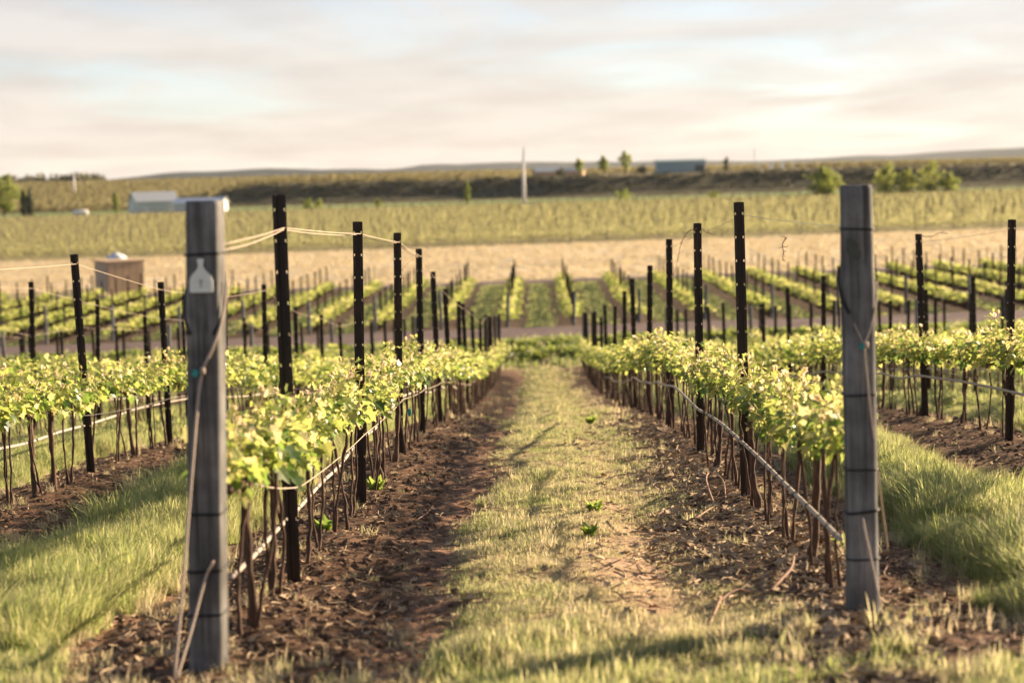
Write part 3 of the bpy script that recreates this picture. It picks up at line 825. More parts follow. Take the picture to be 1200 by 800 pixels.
plq = tag(link('bottle_plaque', mb.mesh('bottle_plaque', M['plaque']), lp, (0, 0, 0)), 'white bottle-shaped plaque')
mb = MB()
for xa, xb, za, zb in ((-.003, .003, -.045, -.012), (-.009, .009, -.024, -.0205)):
    mb.poly([on_post(xa, za, .0125), on_post(xb, za, .0125), on_post(xb, zb, .0125), on_post(xa, zb, .0125)], [(0, 1, 2, 3)])
link('plaque_mark', mb.mesh('plaque_mark', M['plaque_mark']), plq)

RX, RY = ROW0 + ROWS, 8.27
rbase = U(1011, 726, RY); rz_ = gz(rbase.x, RY)
rtop = U(1003, 220, RY); rh = rtop.z - rz_
rp = timber_post('wooden_post', (rbase.x, RY, rz_), rh, 0.064, ((rtop.x - rbase.x) / rh, 0.0), [(-.3, 1.08), (0, 1.06), (.25, 1.0), (.70, 1.04), (.76, 1.10), (.80, 1.02), (1, .97)],
                 bands=[(U(1004, 268, RY).z - rz_, -0.006, .004), (U(1006, 461, RY).z - rz_, 0.008, .004), (U(1007, 548, RY).z - rz_, 0.0, .004), (U(1008, 597, RY).z - rz_, .02, .006), (U(1009, 652, RY).z - rz_, .004, .004)], p=3.6, dy=1.05, n=44)
tag(rp, 'thick grey timber end post with oval knot scar, no plaque', 'wooden post')
mb = MB(); kc = U(1000, 292, RY - .07)
P = []
for k in range(16):
    a = 2 * math.pi * k / 16; x = .030 * math.cos(a) * (1.0); z = .052 * math.sin(a)
    x, z = x * .85 + z * -.35, z * .9 + x * .2
    P.append((x + kc.x - rbase.x, -.0725, kc.z - rz_ + z))
mb.poly(P, [list(range(16))]); link('knot', mb.mesh('knot', M['scar']), rp)

def tube_thing(name, pts, r, mat, label=None, cat=None, group=None, n=6, parent=None, kind=None):
    mb = MB(); mb.tube(pts, r, n)
    o = link(name, mb.mesh(name, mat, True), parent)
    return tag(o, label, cat, group, kind)

def spline(pts, n=8):
    """smooth curve through points"""
    P = [Vector(p) for p in pts]; P = [P[0] * 2 - P[1]] + P + [P[-1] * 2 - P[-2]]; out = []
    for i in range(1, len(P) - 2):
        for k in range(n):
            t = k / n; a, b, c, d = P[i - 1], P[i], P[i + 1], P[i + 2]
            out.append(0.5 * ((2 * b) + (c - a) * t + (2 * a - 5 * b + 4 * c - d) * t * t + (-a + 3 * b - 3 * c + d) * t ** 3))
    return out + [P[-2]]

# tie cords of the two end posts
def tie(pts, r, label, ring=None, tealpt=None, group=None):
    o = tube_thing('tie_cord', spline(pts), r, M['twine'], label, 'cord', group)
    if ring:
        mb = MB(); mb.tube([Vector(ring) + Vector((0, -.006, -.012)), Vector(ring) + Vector((0, -.006, .012))], [.010, .008], 8)
        link('clamp', mb.mesh('clamp', M['twine'], True), o)
    if tealpt:
        mb = MB(); mb.box(tealpt, (.022, .012, .026), Matrix.Rotation(.5, 3, 'Y')); link('clip', mb.mesh('clip', M['teal']), o)
    return o
f_ = LY - .085
tie([U(266, 330, LY), U(264, 352, LY - .04), U(258, 382, f_ + .015), U(249, 408, f_), U(238, 434, f_ - .005), U(232, 470, f_ - .02), U(226, 540, f_ - .08), U(221, 600, f_ - .13), U(214, 690, f_ - .22), U(204, 796, f_ - .31)], .0058,
    'pale twisted cord knotted to the bottle-tagged post and pegged in the grass', U(238, 434, f_ - .01), U(229, 437, f_ - .005))
tie([U(250, 657, f_ - .008), U(240, 680, f_ - .012), U(225, 735, f_ - .12), U(207, 795, f_ - .27)], .0055, 'short thick cord slanting off the foot of the bottle-tagged post')
mb = MB(); mb.tube(spline([U(219, 338, LY - .03), U(216, 352, LY - .04), U(217, 372, LY - .055), U(222, 392, f_ + .012)]), .008, 6)
link('strap', mb.mesh('strap', M['black'], True), lp, -Vector((lbase.x, LY, lz)))
mb = MB(); mb.tube(spline([U(262, 372, LY - .04), U(256, 382, f_ + .016), U(250, 392, f_ + .008)]), .007, 6)
link('strap', mb.mesh('strap', M['black'], True), lp, -Vector((lbase.x, LY, lz)))
g_ = RY - .08
mb = MB(); mb.tube(spline([U(983, 312, RY - .01), U(983, 330, RY - .03), U(987, 352, RY - .055), U(995, 367, g_ + .005)]), .0065, 6)
link('strap', mb.mesh('strap', M['black'], True), rp, -Vector((rbase.x, RY, rz_)))
mb = MB(); mb.tube(spline([U(1025, 345, RY - .02), U(1025, 358, RY - .04), U(1022, 372, RY - .06)]), .006, 6)
link('strap', mb.mesh('strap', M['black'], True), rp, -Vector((rbase.x, RY, rz_)))
tie([U(1027, 330, RY), U(1027, 350, RY - .03), U(1024, 368, RY - .06), U(1019, 388, g_ + .01), U(1013.5, 404, g_ - .004), U(1015, 430, g_ - .008), U(1019, 470, g_ - .01), U(1023, 505, g_ + .01), U(1027, 540, g_ + .08), U(1032, 580, g_ + .2), U(1040, 640, g_ + .55)], .0045,
    'pale cord tied with a blue clip on the knotty post', U(1015, 404, g_ - .008), U(1011, 406, g_ - .002))
tie([U(1013, 404, g_ - .004), U(1007, 392, g_ - .002), U(1001, 379, g_ + .004)], .003, 'thin frayed strand above the blue clip on the knotty post')
tie([U(1011, 606, g_ - .01), U(1014, 625, g_ - .02), U(1024, 670, g_ - .05), U(1034, 722, g_ - .10)], .0055, 'short cord slanting off the foot of the knotty post')

# end posts at the far ends of the rows
for j in range(-7, 9):
    x = ROW0 + ROWS * j; y = NEAR_END + rnd.uniform(-.5, .5)
    if in_view(x, y, .5):
        o = timber_post('wooden_post', (x, y, gz(x, y)), 1.75 + rnd.uniform(-.1, .1), .06, (rnd.gauss(0, .02), rnd.gauss(0, .03)), [(-.3, 1), (1, .95)])
        tag(o, 'grey timber post ending %s by the dirt road' % row_phrase(j), 'wooden post', 'timber posts where the near rows end')
for j in range(-10, 11):
    x = ROW0 + ROWS * j; y = B2_START + rnd.uniform(-.3, .3)
    if in_view(x, y, .8):
        o = timber_post('wooden_post', (x, y, gz(x, y)), 1.42 + rnd.uniform(-.12, .12), .07, (rnd.gauss(0, .03), rnd.gauss(0, .03)), [(-.3, 1), (1, .95)])
        tag(o, 'grey timber post across the road in line with %s' % row_phrase(j), 'wooden post', 'timber posts beyond the first dirt road')

# ------------------------------------------------------------------ trellis wires and drip hoses
def sagline(pts, sag, n=6):
    out = []
    for a, b in zip(pts[:-1], pts[1:]):
        a, b = Vector(a), Vector(b)
        for k in range(n):
            t = k / n; p = a.lerp(b, t); p.z -= sag * 4 * t * (1 - t) * rnd.uniform(.9, 1.1); out.append(p)
    return out + [Vector(pts[-1])]

for j in range(-5, 7):
    if j not in TOPS: continue
    ph = row_phrase(j); x = ROW0 + ROWS * j
    tp = sorted(TOPS[j], key=lambda p: p[1]); tp = [p for p in tp if p[1] < 48]
    if len(tp) < 2: continue
    pts = [(p[0] + .02, p[1] - .02, p[2] - .085) for p in tp]
    if j == 0: start = [U(258, 287, LY)]; pts[0] = tuple(U(333, 267, tp[0][1] - .03))
    elif j == 1: start = [U(1018, 268, RY)]
    else: start = [(x, pts[0][1] - 3.6, pts[0][2] + .1)]
    if j <= 0:
        tube_thing('trellis_wire', sagline(start + pts, .005), .0028 if j == 0 else .0026, M['twine'], 'pale top cord strung along the posts of %s' % ph, 'wire', 'top cords of the trellis', 5)
    else:
        tube_thing('trellis_wire', sagline(start + pts, .008), .0017, M['wire'], 'thin top wire strung along the posts of %s' % ph, 'wire', 'top wires of the trellis', 5)
    # second strand
    if j == 0:
        tube_thing('trellis_wire', sagline([U(258, 294, LY), U(332, 269, tp[0][1] - .035)] + [(p[0] - .01, p[1] - .02, p[2] - .09) for p in tp[1:4]], .012), .0028, M['twine'], "second pale cord below the top cord of the bottle-tagged row", 'wire')
    # low training wire
    lw = [(x + .05, p[1], gz(x, p[1]) + .50 + rnd.uniform(-.02, .02)) for p in tp]
    lw = [(x + .05, lw[0][1] - 1.6, gz(x, lw[0][1] - 1.6) + .62)] + lw
    tube_thing('training_wire', sagline(lw, .015), .0032 if j == 0 else .0022, M['twine' if j == 0 else 'wire'], 'thin low wire through the trunks of %s' % ph, 'wire', 'low wires of the trellis', 5)
    # drip hose
    ys = np.arange(tp[0][1] - (3 if j not in (0, 1) else 0), 40, 1.1)
    side = .06 if j == 0 else -.075
    hp = []
    if j == 1: hp = [U(985, 632, RY - .03), U(960, 606, 9.15), U(925, 572, 10.15), U(893, 540, 11.6), U(873, 521, 12.75), U(846, 497, 14.3)]
    if j == 0: hp = [U(271, 676, LY + .55), U(300, 648, 9.0), U(322, 623, 9.7), U(350, 595, 10.7), U(376, 566, 11.9), U(398, 545, 13.0)]
    y_in = hp[-1].y + .9 if hp else -1
    for yy in ys:
        if yy > y_in: hp.append(Vector((x + (side if j else -.06) + .02 * math.sin(yy * .9), yy, gz(x, yy) + .43 + .02 * math.sin(yy * .7 + j) + rnd.uniform(-.006, .006))))
    if len(hp) > 2:
        o = tube_thing('drip_hose', spline(hp, 5), .0118, M['hose'], 'pale drip hose hung low along %s' % ph, 'hose', 'drip hoses along the vine rows', 7)
        if j in (0, 1):
            sp = spline(hp, 5); L_ = 0
            for a, b in zip(sp[:-1], sp[1:]):
                L_ += (b - a).length
                if L_ > .26 and a.y < 17:
                    L_ = 0; d = (b - a).normalized(); mb = MB(); mb.tube([a - d * .007, a + d * .007], .0150, 8)
                    link('hose_clip', mb.mesh('hose_clip', M['black'], True), o)

mb = MB(); mb.box((0, 0, 0), (.03, .02, .05)); mb.box((0, -.012, .0), (.02, .008, .065))
tp = U(480, 483, 17.0)
tag(link('row_marker', mb.mesh('row_marker', M['teal']), None, tp), "small turquoise clip on the low wire of the bottle-tagged row", 'clip')

# dry tendrils left on the top wires
def tendril(pts, label):
    mb = MB(); sp = spline(pts, 6); mb.tube(sp, [.004 * (1 - .5 * k / len(sp)) for k in range(len(sp))], 5)
    for k in range(2, len(sp) - 1, 3):
        q = sp[k] + rv(.045); mb.tube([sp[k], (sp[k] + q) / 2 + rv(.012), q], [.0025, .002, .0012], 4)
    tag(link('dry_tendril', mb.mesh('dry_tendril', M['cane'], True)), label, 'dry tendril', 'dry tendrils on the top wires')
tendril([U(816, 268, 16.7), U(806, 272, 17.2), U(799, 284, 18), U(795, 300, 18.4), U(790, 322, 19)], 'long dry cane drooping from the second steel post behind the knotty post')
tendril([U(822, 266, 16.6), U(828, 272, 16.3), U(838, 275, 16)], 'short dry sprig at the head of the second steel post behind the knotty post')
tendril([U(922, 278, 11.6), U(917, 286, 11.6), U(918, 295, 11.6), U(917, 306, 11.6)], 'reddish dry tendril dangling from the top wire beside the knotty post')
tendril([U(1078, 277, 20.3), U(1092, 277, 20), U(1100, 273, 19.7), U(1112, 274, 19)], "dry sprig on the top wire of the first row beyond the knotty-post row")
tendril([U(486, 304, 20.8), U(478, 309, 20.4), U(472, 316, 20)], 'short dry sprig at the fourth steel post behind the bottle-tagged post')

# ------------------------------------------------------------------ pruned canes and weeds on the ground
def cane(pxs, label, r=.007):
    pts = []
    for (px, py, lift) in pxs:
        v = CAM_ROT @ Vector(((px - 600) / FPX, (400 - py) / FPX, -1.0)); lo, hi = 6.0, 60.0
        for _ in range(40):
            md = (lo + hi) / 2; p = v * (md / v.y)
            if CAM_Z + p.z > gz(p.x, md): lo = md
            else: hi = md
        p = v * (lo / v.y); pts.append(Vector((p.x, lo, gz(p.x, lo) + .008 + lift)))
    mb = MB(); sp = spline(pts, 5); mb.tube(sp, [r * (1 - .45 * k / len(sp)) * rnd.uniform(.9, 1.15) for k in range(len(sp))], 6)
    tag(link('pruned_cane', mb.mesh('pruned_cane', M['cane'], True)), label, 'cane', 'pruned canes on the soil')
cane([(785, 624, 0), (803, 615, .01), (818, 610, .02), (838, 600, .03), (853, 602, .01)], 'straight cut cane on shaded soil under the knotty-post row')
cane([(838, 595, .0), (828, 575, .06), (832, 568, .08), (847, 573, .06), (851, 590, 0)], 'curled cut cane arching up beneath the knotty-post row')
cane([(830, 737, 0), (838, 722, .015), (845, 708, .03)], 'short forked cane standing off the bare ground of the lane edge', .009)
cane([(838, 714, 0), (850, 705, .02), (865, 700, .03), (880, 698, .01)], 'broken cane crossing a forked stub on the lane edge', .008)
cane([(903, 694, .0), (915, 688, .03), (927, 682, .06), (931, 673, .08)], 'pale bent cane stub pointing up near the knotty post', .010)
cane([(940, 712, .0), (965, 711, .02), (985, 714, .01)], 'short cane lying at the foot of the knotty post', .007)
cane([(276, 741, .01), (287, 742, .02), (294, 740, .01)], 'stub of pale cane behind the bottle-tagged post', .009)
cane([(281, 694, .02), (295, 692, .03), (305, 690, .02)], 'short reddish cane in the soil behind the bottle-tagged post', .007)
cane([(485, 612, .0), (500, 606, .02), (508, 596, .02)], 'thin dry stick in the shaded wheel track', .004)
cane([(430, 597, 0), (437, 601, .015), (452, 614, .01)], "slender cane at the foot of the second steel post's vines", .005)
cane([(1078, 640, 0), (1092, 632, .01), (1106, 640, .02), (1098, 660, 0)], 'looped dry stem on bare soil beside tall grass', .004)
cane([(1030, 662, .0), (1040, 668, .02), (1036, 676, .01), (1045, 684, 0)], 'zigzag dry twig behind the knotty post', .005)

def weed(px, py, size, label, n=9):
    v = CAM_ROT @ Vector(((px - 600) / FPX, (400 - py) / FPX, -1.0)); lo, hi = 6.0, 60.0
    for _ in range(40):
        md = (lo + hi) / 2; p = v * (md / v.y)
        if CAM_Z + p.z > gz(p.x, md): lo = md
        else: hi = md
    p = v * (lo / v.y); mb = MB()
    for k in range(n):
        a = 6.28 * k / n + rnd.uniform(-.3, .3); up = rnd.uniform(.9, 2.4); d = Vector((math.cos(a), math.sin(a), up))
        leaf(mb, Vector((math.cos(a), math.sin(a), .3)) * size * .15, d, Vector((-math.cos(a) * up, -math.sin(a) * up, 1)), size * rnd.uniform(.7, 1.2), rnd.random())
    root = empty('weed', (p.x, lo, gz(p.x, lo))); tag(root, label, 'weed', 'broadleaf weeds in the lane')
    tag(link('leaves', mb.mesh('leaves', M['weed']), root), kind='stuff')
    st = MB(); st.tube([(0, 0, -.03), (0, 0, size * .25)], .006, 6); link('stem', st.mesh('stem', M['weed']), root)
weed(696, 601, .10, 'bright green broadleaf weed, taller of two in the lane grass', 10)
weed(692, 628, .085, 'low bright weed rosette nestled in dry lane grass', 9)
weed(692, 497, .12, 'distant bright weed at the lane edge below the knotty-post row', 9)
weed(380, 622, .10, 'pale green sucker sprouting at the foot of a vine trunk', 9)
weed(440, 575, .12, 'small weed by the third steel post behind the bottle-tagged post', 8)
weed(985, 640, .07, 'tiny seedling in shade beside the knotty post', 6)
# dead stalk
tp = U(497, 768, 7.62)
bz = gz(tp.x, 7.62)
mb = MB(); mb.tube(spline([(0, 0, -.03), (-.02, .01, .05), (-.045, .0, .11), (-.05, .0, .16)]), .006, 6)
for k in range(26):
    d = Vector((rnd.gauss(0, .5), rnd.gauss(0, .5), 1)).normalized(); mb.tube([(-.05, 0, .15), Vector((-.05, 0, .15)) + d * rnd.uniform(.04, .09)], [.003, .001], 3)
tag(link('dead_stalk', mb.mesh('dead_stalk', M['litter'], True), None, (tp.x, 7.62, bz)), 'dead bristly stalk standing in the shaded wheel track', 'dry plant')

# ------------------------------------------------------------------ grass, clods and litter
def blade(mb, p, h, w, bend, az, r):
    s = Vector((-math.sin(az), math.cos(az), 0)); d = Vector((math.cos(az), math.sin(az), 0)); P = []
    for t in (0, .4, .75):
        c = p + Vector((0, 0, h * t * (1 - .25 * bend * t))) + d * (bend * h * t * t); ww = w * (1 - t * .7)
        P += [c - s * ww, c + s * ww]
    P.append(p + Vector((0, 0, h * (1 - .25 * bend))) + d * bend * h)
    mb.poly(P, [(0, 1, 3, 2), (2, 3, 5, 4), (4, 5, 6)], r)
def tuft(n, rad, h, w, spread):
    mb = MB()
    for _ in range(n):
        a = rnd.uniform(0, 6.28); q = rad * math.sqrt(rnd.random())
        ww = w * rnd.choice((.6, .8, 1, 1, 1.3, 2.0)); blade(mb, Vector((q * math.cos(a), q * math.sin(a), -.01)), h * rnd.uniform(.35, 1.0) if rnd.random() < .9 else h * rnd.uniform(1.0, 1.25), ww, rnd.uniform(.05, 1.25) * spread, rnd.uniform(0, 6.28), rnd.random())
    return mb.mesh('tuft', M['grass'])
TUFT = [tuft(34, .075, .10, .0022, 1.0) for _ in range(4)] + [tuft(42, .075, .215, .0021, .9) for _ in range(4)] + [tuft(30, .12, .16, .0055, .9) for _ in range(3)]

def wedge(n, y0, y1, powr, m=1.2):
    """random ground points inside the view, density falling with distance as y**-powr"""
    ys = np.linspace(y0, y1, 400); wd = (0.52 * ys + 2 * m) * ys ** -powr
    cdf = np.cumsum(wd); cdf /= cdf[-1]
    y = np.interp(rng.random(n), cdf, ys); x = -0.27 * y - m + rng.random(n) * (0.52 * y + 2 * m)
    return x, y
x, y = wedge(210000, 6.4, 68, 1.45)
g = grass_mask(x, y)
lane = np.round((x - ROW0 - ROWS / 2) / ROWS)
keep = rng.random(len(x)) < np.clip(g, np.where((lane == 0) & (x > .2) & (x < 1.1), .13, 0.014), 1) * np.where(lane == 0, np.clip(.72 + .7 * vnoise(x * 4.3, y * 3.1, 31), .25, 1), 1.0)
x, y, g, lane = x[keep], y[keep], g[keep], lane[keep]
n = len(x); dm = np.where(g < .25, .75, dry_mask(x, y))
tall = (lane != 0) & (y > 8.2) & (y < NEAR_END)
vid = np.where(y > 24, rng.integers(8, 11, n), np.where(tall, rng.integers(4, 8, n), rng.integers(0, 4, n)))
patch = np.clip(0.78 + 0.42 * vnoise(x * 1.6, y * 1.2, 12) + 0.38 * vnoise(x * 5.3, y * 4.1, 13), .35, 1.6)
s = np.where(tall, rng.uniform(.75, 1.25, n) * (0.55 + 0.6 * g), rng.uniform(.45, .95, n)) * patch
s = np.where((y < 8.2), rng.uniform(.7, 1.3, n) * patch, s)
s = np.where((lane == 0) & (y > 8.2), s * (1 - .35 * np.exp(-((x - .5) / .3) ** 2)), s)
s = s * np.clip(y / 26, .9, 2.0)
sz = np.stack([s, s, s * np.where((lane == 0) & (y > 8), .75, 1.0) / np.clip(y / 26, 1, 2.0)], 1)
rot = np.stack([rng.normal(0, .12, n), rng.normal(0, .12, n), rng.uniform(0, 6.28, n)], 1)
tag(scatter('grass', np.stack([x, y, H(x, y)], 1), rot, sz, vid, TUFT, {'dry': dm + rng.normal(0, .17, n) + .16 * vnoise(x * 7, y * 6, 14)}), 'rough spring grass growing in the lanes between the vine rows', 'grass')

# weeds along the road and grass in the second block
x = rng.uniform(-32, 32, 26000); y = rng.uniform(64, 112.5, 26000)
ok = in_view(x, y, 2) if False else ((-.272 * y - 2 < x) & (x < .25 * y + 2))
ok &= ~((y > 72.2) & (y < 78.2)); ok &= (y < 73) | (np.abs(rowdist(x)) > .8)
x, y = x[ok], y[ok]; n = len(x); s = np.where(y < 73, rng.uniform(1.0, 2.4, n), rng.uniform(.6, 1.3, n))
tag(scatter('roadside_grass', np.stack([x, y, Hs(x, y)], 1), np.stack([rng.normal(0, .1, n), rng.normal(0, .1, n), rng.uniform(0, 6.28, n)], 1), np.stack([s * 1.5, s * 1.5, s * .8], 1), rng.integers(8, 11, n), TUFT,
            {'dry': rng.normal(.05, .15, n)}), 'green weeds and grass along the dirt road beyond the vine rows', 'grass')
WM = []
for _ in range(3):
    mb = MB()
    for k in range(70):
        d = rv().normalized() * rnd.random() ** .4; leaf(mb, Vector((d.x, d.y, abs(d.z) * .8)), rv(), rv(), .32, rnd.random() * .5, True)
    WM.append(mb.mesh('weed_clump', M['tree']))
x = rng.uniform(-24, 22, 900); y = np.where(rng.random(900) < .5, rng.normal(69.4, .9, 900), rng.normal(66.3, .8, 900)); n = len(x)
tag(scatter('roadside_weeds', np.stack([x, y, Hs(x, y)], 1), np.stack([np.zeros(n), np.zeros(n), rng.uniform(0, 6.28, n)], 1), np.stack([rng.uniform(.2, .6, n)] * 2 + [rng.uniform(.12, .34, n)], 1), rng.integers(0, 3, n), WM), 'dark green weeds massed along the near side of the dirt road', 'weeds')
# dry grass of the tan field
x, y = wedge(9000, 117.2, 186, .3, 4)
n = len(x); s = rng.uniform(1.0, 2.4, n)
tag(scatter('stubble', np.stack([x, y, Hs(x, y)], 1), np.stack([rng.normal(0, .1, n), rng.normal(0, .1, n), rng.uniform(0, 6.28, n)], 1), np.stack([s * 2, s * 2, s * .55], 1), rng.integers(8, 11, n), TUFT,
            {'dry': rng.normal(1.1, .12, n)}), 'pale dry grass of the open field behind the second road', 'dry grass')

def clod_mesh():
    mb = MB(); n1, n2 = 6, 4
    f = [rnd.uniform(.6, 1.25) for _ in range(60)]; P = [(0, 0, .5 * f[0])]
    for i in range(1, n2):
        for k in range(n1):
            th = math.pi * i / n2; a = 6.28 * k / n1 + .4 * i; q = f[i * n1 + k]
            P.append((q * math.sin(th) * math.cos(a), q * math.sin(th) * math.sin(a), .6 * q * math.cos(th)))
    P.append((0, 0, -.5)); F = []
    for k in range(n1):
        F.append((0, 1 + k, 1 + (k + 1) % n1)); e = 1 + (n2 - 2) * n1; F.append((len(P) - 1, e + (k + 1) % n1, e + k))
        for i in range(n2 - 2): b = 1 + i * n1; F.append((b + k, b + n1 + k, b + n1 + (k + 1) % n1, b + (k + 1) % n1))
    mb.poly(P, F); return mb.mesh('clod', M['clod'])
x, y = wedge(42000, 6.6, 34, 1.6, .6)
keep = rng.random(len(x)) < np.clip(1.0 - grass_mask(x, y) * 1.2, 0, 1) * np.where(np.abs(rowdist(x)) < .5, 1, .22) * np.where((x > .25) & (x < 1.6), .35, 1)
x, y = x[keep], y[keep]; n = len(x); s = .005 + .027 * rng.random(n) ** 3.2
tag(scatter('soil_clods', np.stack([x, y, H(x, y) + s * .15], 1), rng.uniform(-.6, .6, (n, 3)) + np.stack([np.zeros(n), np.zeros(n), rng.uniform(0, 6.28, n)], 1), s, rng.integers(0, 6, n), [clod_mesh() for _ in range(6)]), 'loose clods of tilled soil under the vine rows', 'soil')

def straw_mesh(kind):
    mb = MB()
    if kind < 4:
        p = Vector((-.5, 0, 0)); pts = [p.copy()]
        for k in range(3): p = p + Vector((.33, rnd.uniform(-.1, .1), rnd.uniform(-.03, .07))); pts.append(p.copy())
        mb.tube(pts, [.03, .032, .028, .02] if kind < 2 else [.05, .055, .05, .04], 4, False)
    else:
        leaf(mb, Vector((0, 0, 0)), Vector((1, 0, .2)), Vector((0, .3, 1)), .5, .0)
    return mb.mesh('litter', M['litter'])
x, y = wedge(120000, 6.6, 30, 1.5, .6)
gm = grass_mask(x, y)
keep = rng.random(len(x)) < np.clip(1.0 - gm * .75, 0, 1) * np.where((x > 0.1) & (x < 1.5), 1, .4)
x, y = x[keep], y[keep]; n = len(x); s = (.02 + .075 * rng.random(n) ** 2.2) * np.where((x > .1) & (x < 1.5), 1.35, 1)
vid = rng.integers(0, 6, n)
tag(scatter('litter', np.stack([x, y, H(x, y) + .006], 1), np.stack([rng.normal(0, .25, n), rng.normal(0, .25, n), rng.uniform(0, 6.28, n)], 1), s, vid, [straw_mesh(k) for k in range(6)]), 'dry clippings and leaf litter strewn over the soil', 'litter')

# ------------------------------------------------------------------ distant vines and posts
def vine_far_mesh(fol):
    mb = MB()
    n0 = len(fol.vertices)
    vs = [v.co.copy() for v in fol.vertices]; at = fol.attributes['rnd'].data
    for p in fol.polygons: mb.poly([vs[i] for i in p.vertices], [list(range(len(p.vertices)))], at[p.index].value)
    return mb
pts = [(x, y, gz(x, y)) for (y, j, x, k) in rest]
for j in range(-16, 17):
    x = ROW0 + ROWS * j
    for y in np.arange(B2_START + .8, B2_END - .5, VINE_STEP * .8):
        if in_view(x, y, 2.0): pts.append((x + rnd.uniform(-.05, .05), y, gz(x, y)))
pts = np.array(pts); n = len(pts); pts[:, 2] -= np.where(pts[:, 1] > 76, .24, 0)
def far_vine(fol):
    mb = vine_far_mesh(fol)
    me = mb.mesh('far_vine', M['leaf']); me.materials.append(M['bark'])
    tb = MB(); tb.v, tb.f, tb.a = mb.v, mb.f, mb.a
    k0 = len(tb.f)
    for q in (-.3, -.05, .22): tb.tube([(0, q, -.05), (.02, q + .04, .3), (0, q, .7)], .02, 4, False)
    me = tb.mesh('far_vine', M['leaf']); me.materials.append(M['bark'])
    idx = np.zeros(len(me.polygons), np.int32); idx[k0:] = 1; me.polygons.foreach_set('material_index', idx)
    return me
FV = [far_vine(f) for f in FOL_MID[:2] + FOL_FAR]
vid = np.where(pts[:, 1] < 70, rng.integers(0, 2, n), rng.integers(2, 6, n))
tag(scatter('distant_vines', pts, np.stack([np.zeros(n), np.zeros(n), rng.choice([0, math.pi], n)], 1), np.stack([np.where(pts[:, 1] > 76, 1.7, 1) * rng.uniform(.9, 1.1, n), np.ones(n), np.where(pts[:, 1] > 76, .86, 1) * rng.uniform(.9, 1.1, n)], 1), vid, FV), 'rows of small leafy vines between the two dirt roads', 'grapevines')

def hedge_piece(L_, n, size, hgt, wid):
    mb = MB()
    for k in range(n):
        p = Vector((rnd.gauss(0, wid), rnd.uniform(-L_ / 2, L_ / 2), rnd.uniform(.45, hgt)))
        leaf(mb, p, rv(), Vector((0, 0, 1)) + rv(1.1), size * rnd.uniform(.6, 1.3), rnd.uniform(.25, .85), True)
    for q in ((-L_ / 3, 0.1, L_ / 3) if hgt > 1.2 else ()):
        mb.tube([(0, q, -.1), (0, q, .6)], .03, 3, False, .05)
    return mb
HP = [hedge_piece(3.3, 120, .15, .95, .38).mesh('hedge_piece', M['valley']) for _ in range(5)]
pp, pq = [], []
for (a, b) in ((186, 291), (299, 449)):
    for y in np.arange(a, b, 2.75):
        for x in np.arange(-.28 * y - 8, .26 * y + 8, 2.4): pp.append((x + rnd.uniform(-.3, .3), y + rnd.uniform(-.15, .15), gz(x, y)))
    for y in np.arange(a, b, 2.75):
        o_ = rnd.uniform(0, 3.6)
        for x in np.arange(-36 * 3.6 + o_, 36 * 3.6, 3.6):
            if in_view(x, y, 8): far_posts.append((x + rnd.uniform(-.12, .12), y, gz(x, y)))
pp = np.array(pp); n = len(pp)
tag(scatter('valley_vines', pp, np.stack([np.zeros(n), np.zeros(n), rng.choice([math.pi / 2, -math.pi / 2], n) + rng.normal(0, .05, n)], 1), rng.uniform(.85, 1.15, n), rng.integers(0, 5, n), HP), 'hazy yellow-green vine blocks covering the valley floor', 'grapevines')
fp = np.array(far_posts); n = len(fp)
mbp = MB(); mbp.box((0, 0, .8), (.05, .05, 2.2))
M['far_post'] = simple('grey_brown_post', [(0.3, (.11, .085, .065)), (0.8, (.2, .16, .125))], 5, .9)
tag(scatter('distant_posts', fp, np.stack([rng.normal(0, .03, n), rng.normal(0, .03, n), np.zeros(n)], 1), np.where(fp[:, 1] < 130, .78, 1) * rng.uniform(.88, 1.06, n), np.zeros(n), [mbp.mesh('post', M['far_post'])]), 'countless thin trellis posts of the valley vine blocks', 'trellis posts')

# orchard rows on the rising ground behind the bank
OP = [hedge_piece(5, 90, .6, 2.6, .5).mesh('orchard_piece', M['orchard']) for _ in range(4)]
po = []
for j in range(-80, 60):
    for y in np.arange(700, 1320, 6.0):
        x = j * 6.5 + (y - 700) * .12
        if not in_view(x, y, 10): continue
        if x > -20 + (y - 700) * .15 and y < 1000: continue
        po.append((x, y + rnd.uniform(-1, 1), float(Hs(x, y))))
for j in range(-60, -14):
    for y in np.arange(606, 700, 6.0):
        x = j * 6.5 - 12
        if in_view(x, y, 8): po.append((x, y, float(Hs(x, y))))
po = np.array(po); n = len(po)
tag(scatter('orchard_rows', po, np.stack([np.zeros(n), np.zeros(n), rng.normal(.1, .1, n)], 1), rng.uniform(.8, 1.2, n), rng.integers(0, 4, n), OP), 'far orchard rows on the rise behind the dark bank', 'orchard')
# scrub on the bank
SB = []
for _ in range(4):
    mb = MB()
    for k in range(90):
        d = rv().normalized() * rnd.random() ** .4; leaf(mb, Vector((d.x, d.y, abs(d.z) * .8)), rv(), rv(), .3, rnd.random(), True)
    SB.append(mb.mesh('scrub', M['sage']))
x = rng.uniform(-110, 230, 2600); y0 = 650 - 4 * np.sin(x / 57) - 1.5 * np.sin(x / 19); y = y0 + rng.uniform(-4, 30, 2600); n = len(x)
tag(scatter('bank_scrub', np.stack([x, y, Hs(x, y)], 1), np.stack([np.zeros(n), np.zeros(n), rng.uniform(0, 6.28, n)], 1), np.stack([rng.uniform(.5, 1.6, n)] * 2 + [rng.uniform(.25, .7, n)], 1), rng.integers(0, 4, n), SB), 'dark scrub covering the long earth bank', 'scrub')
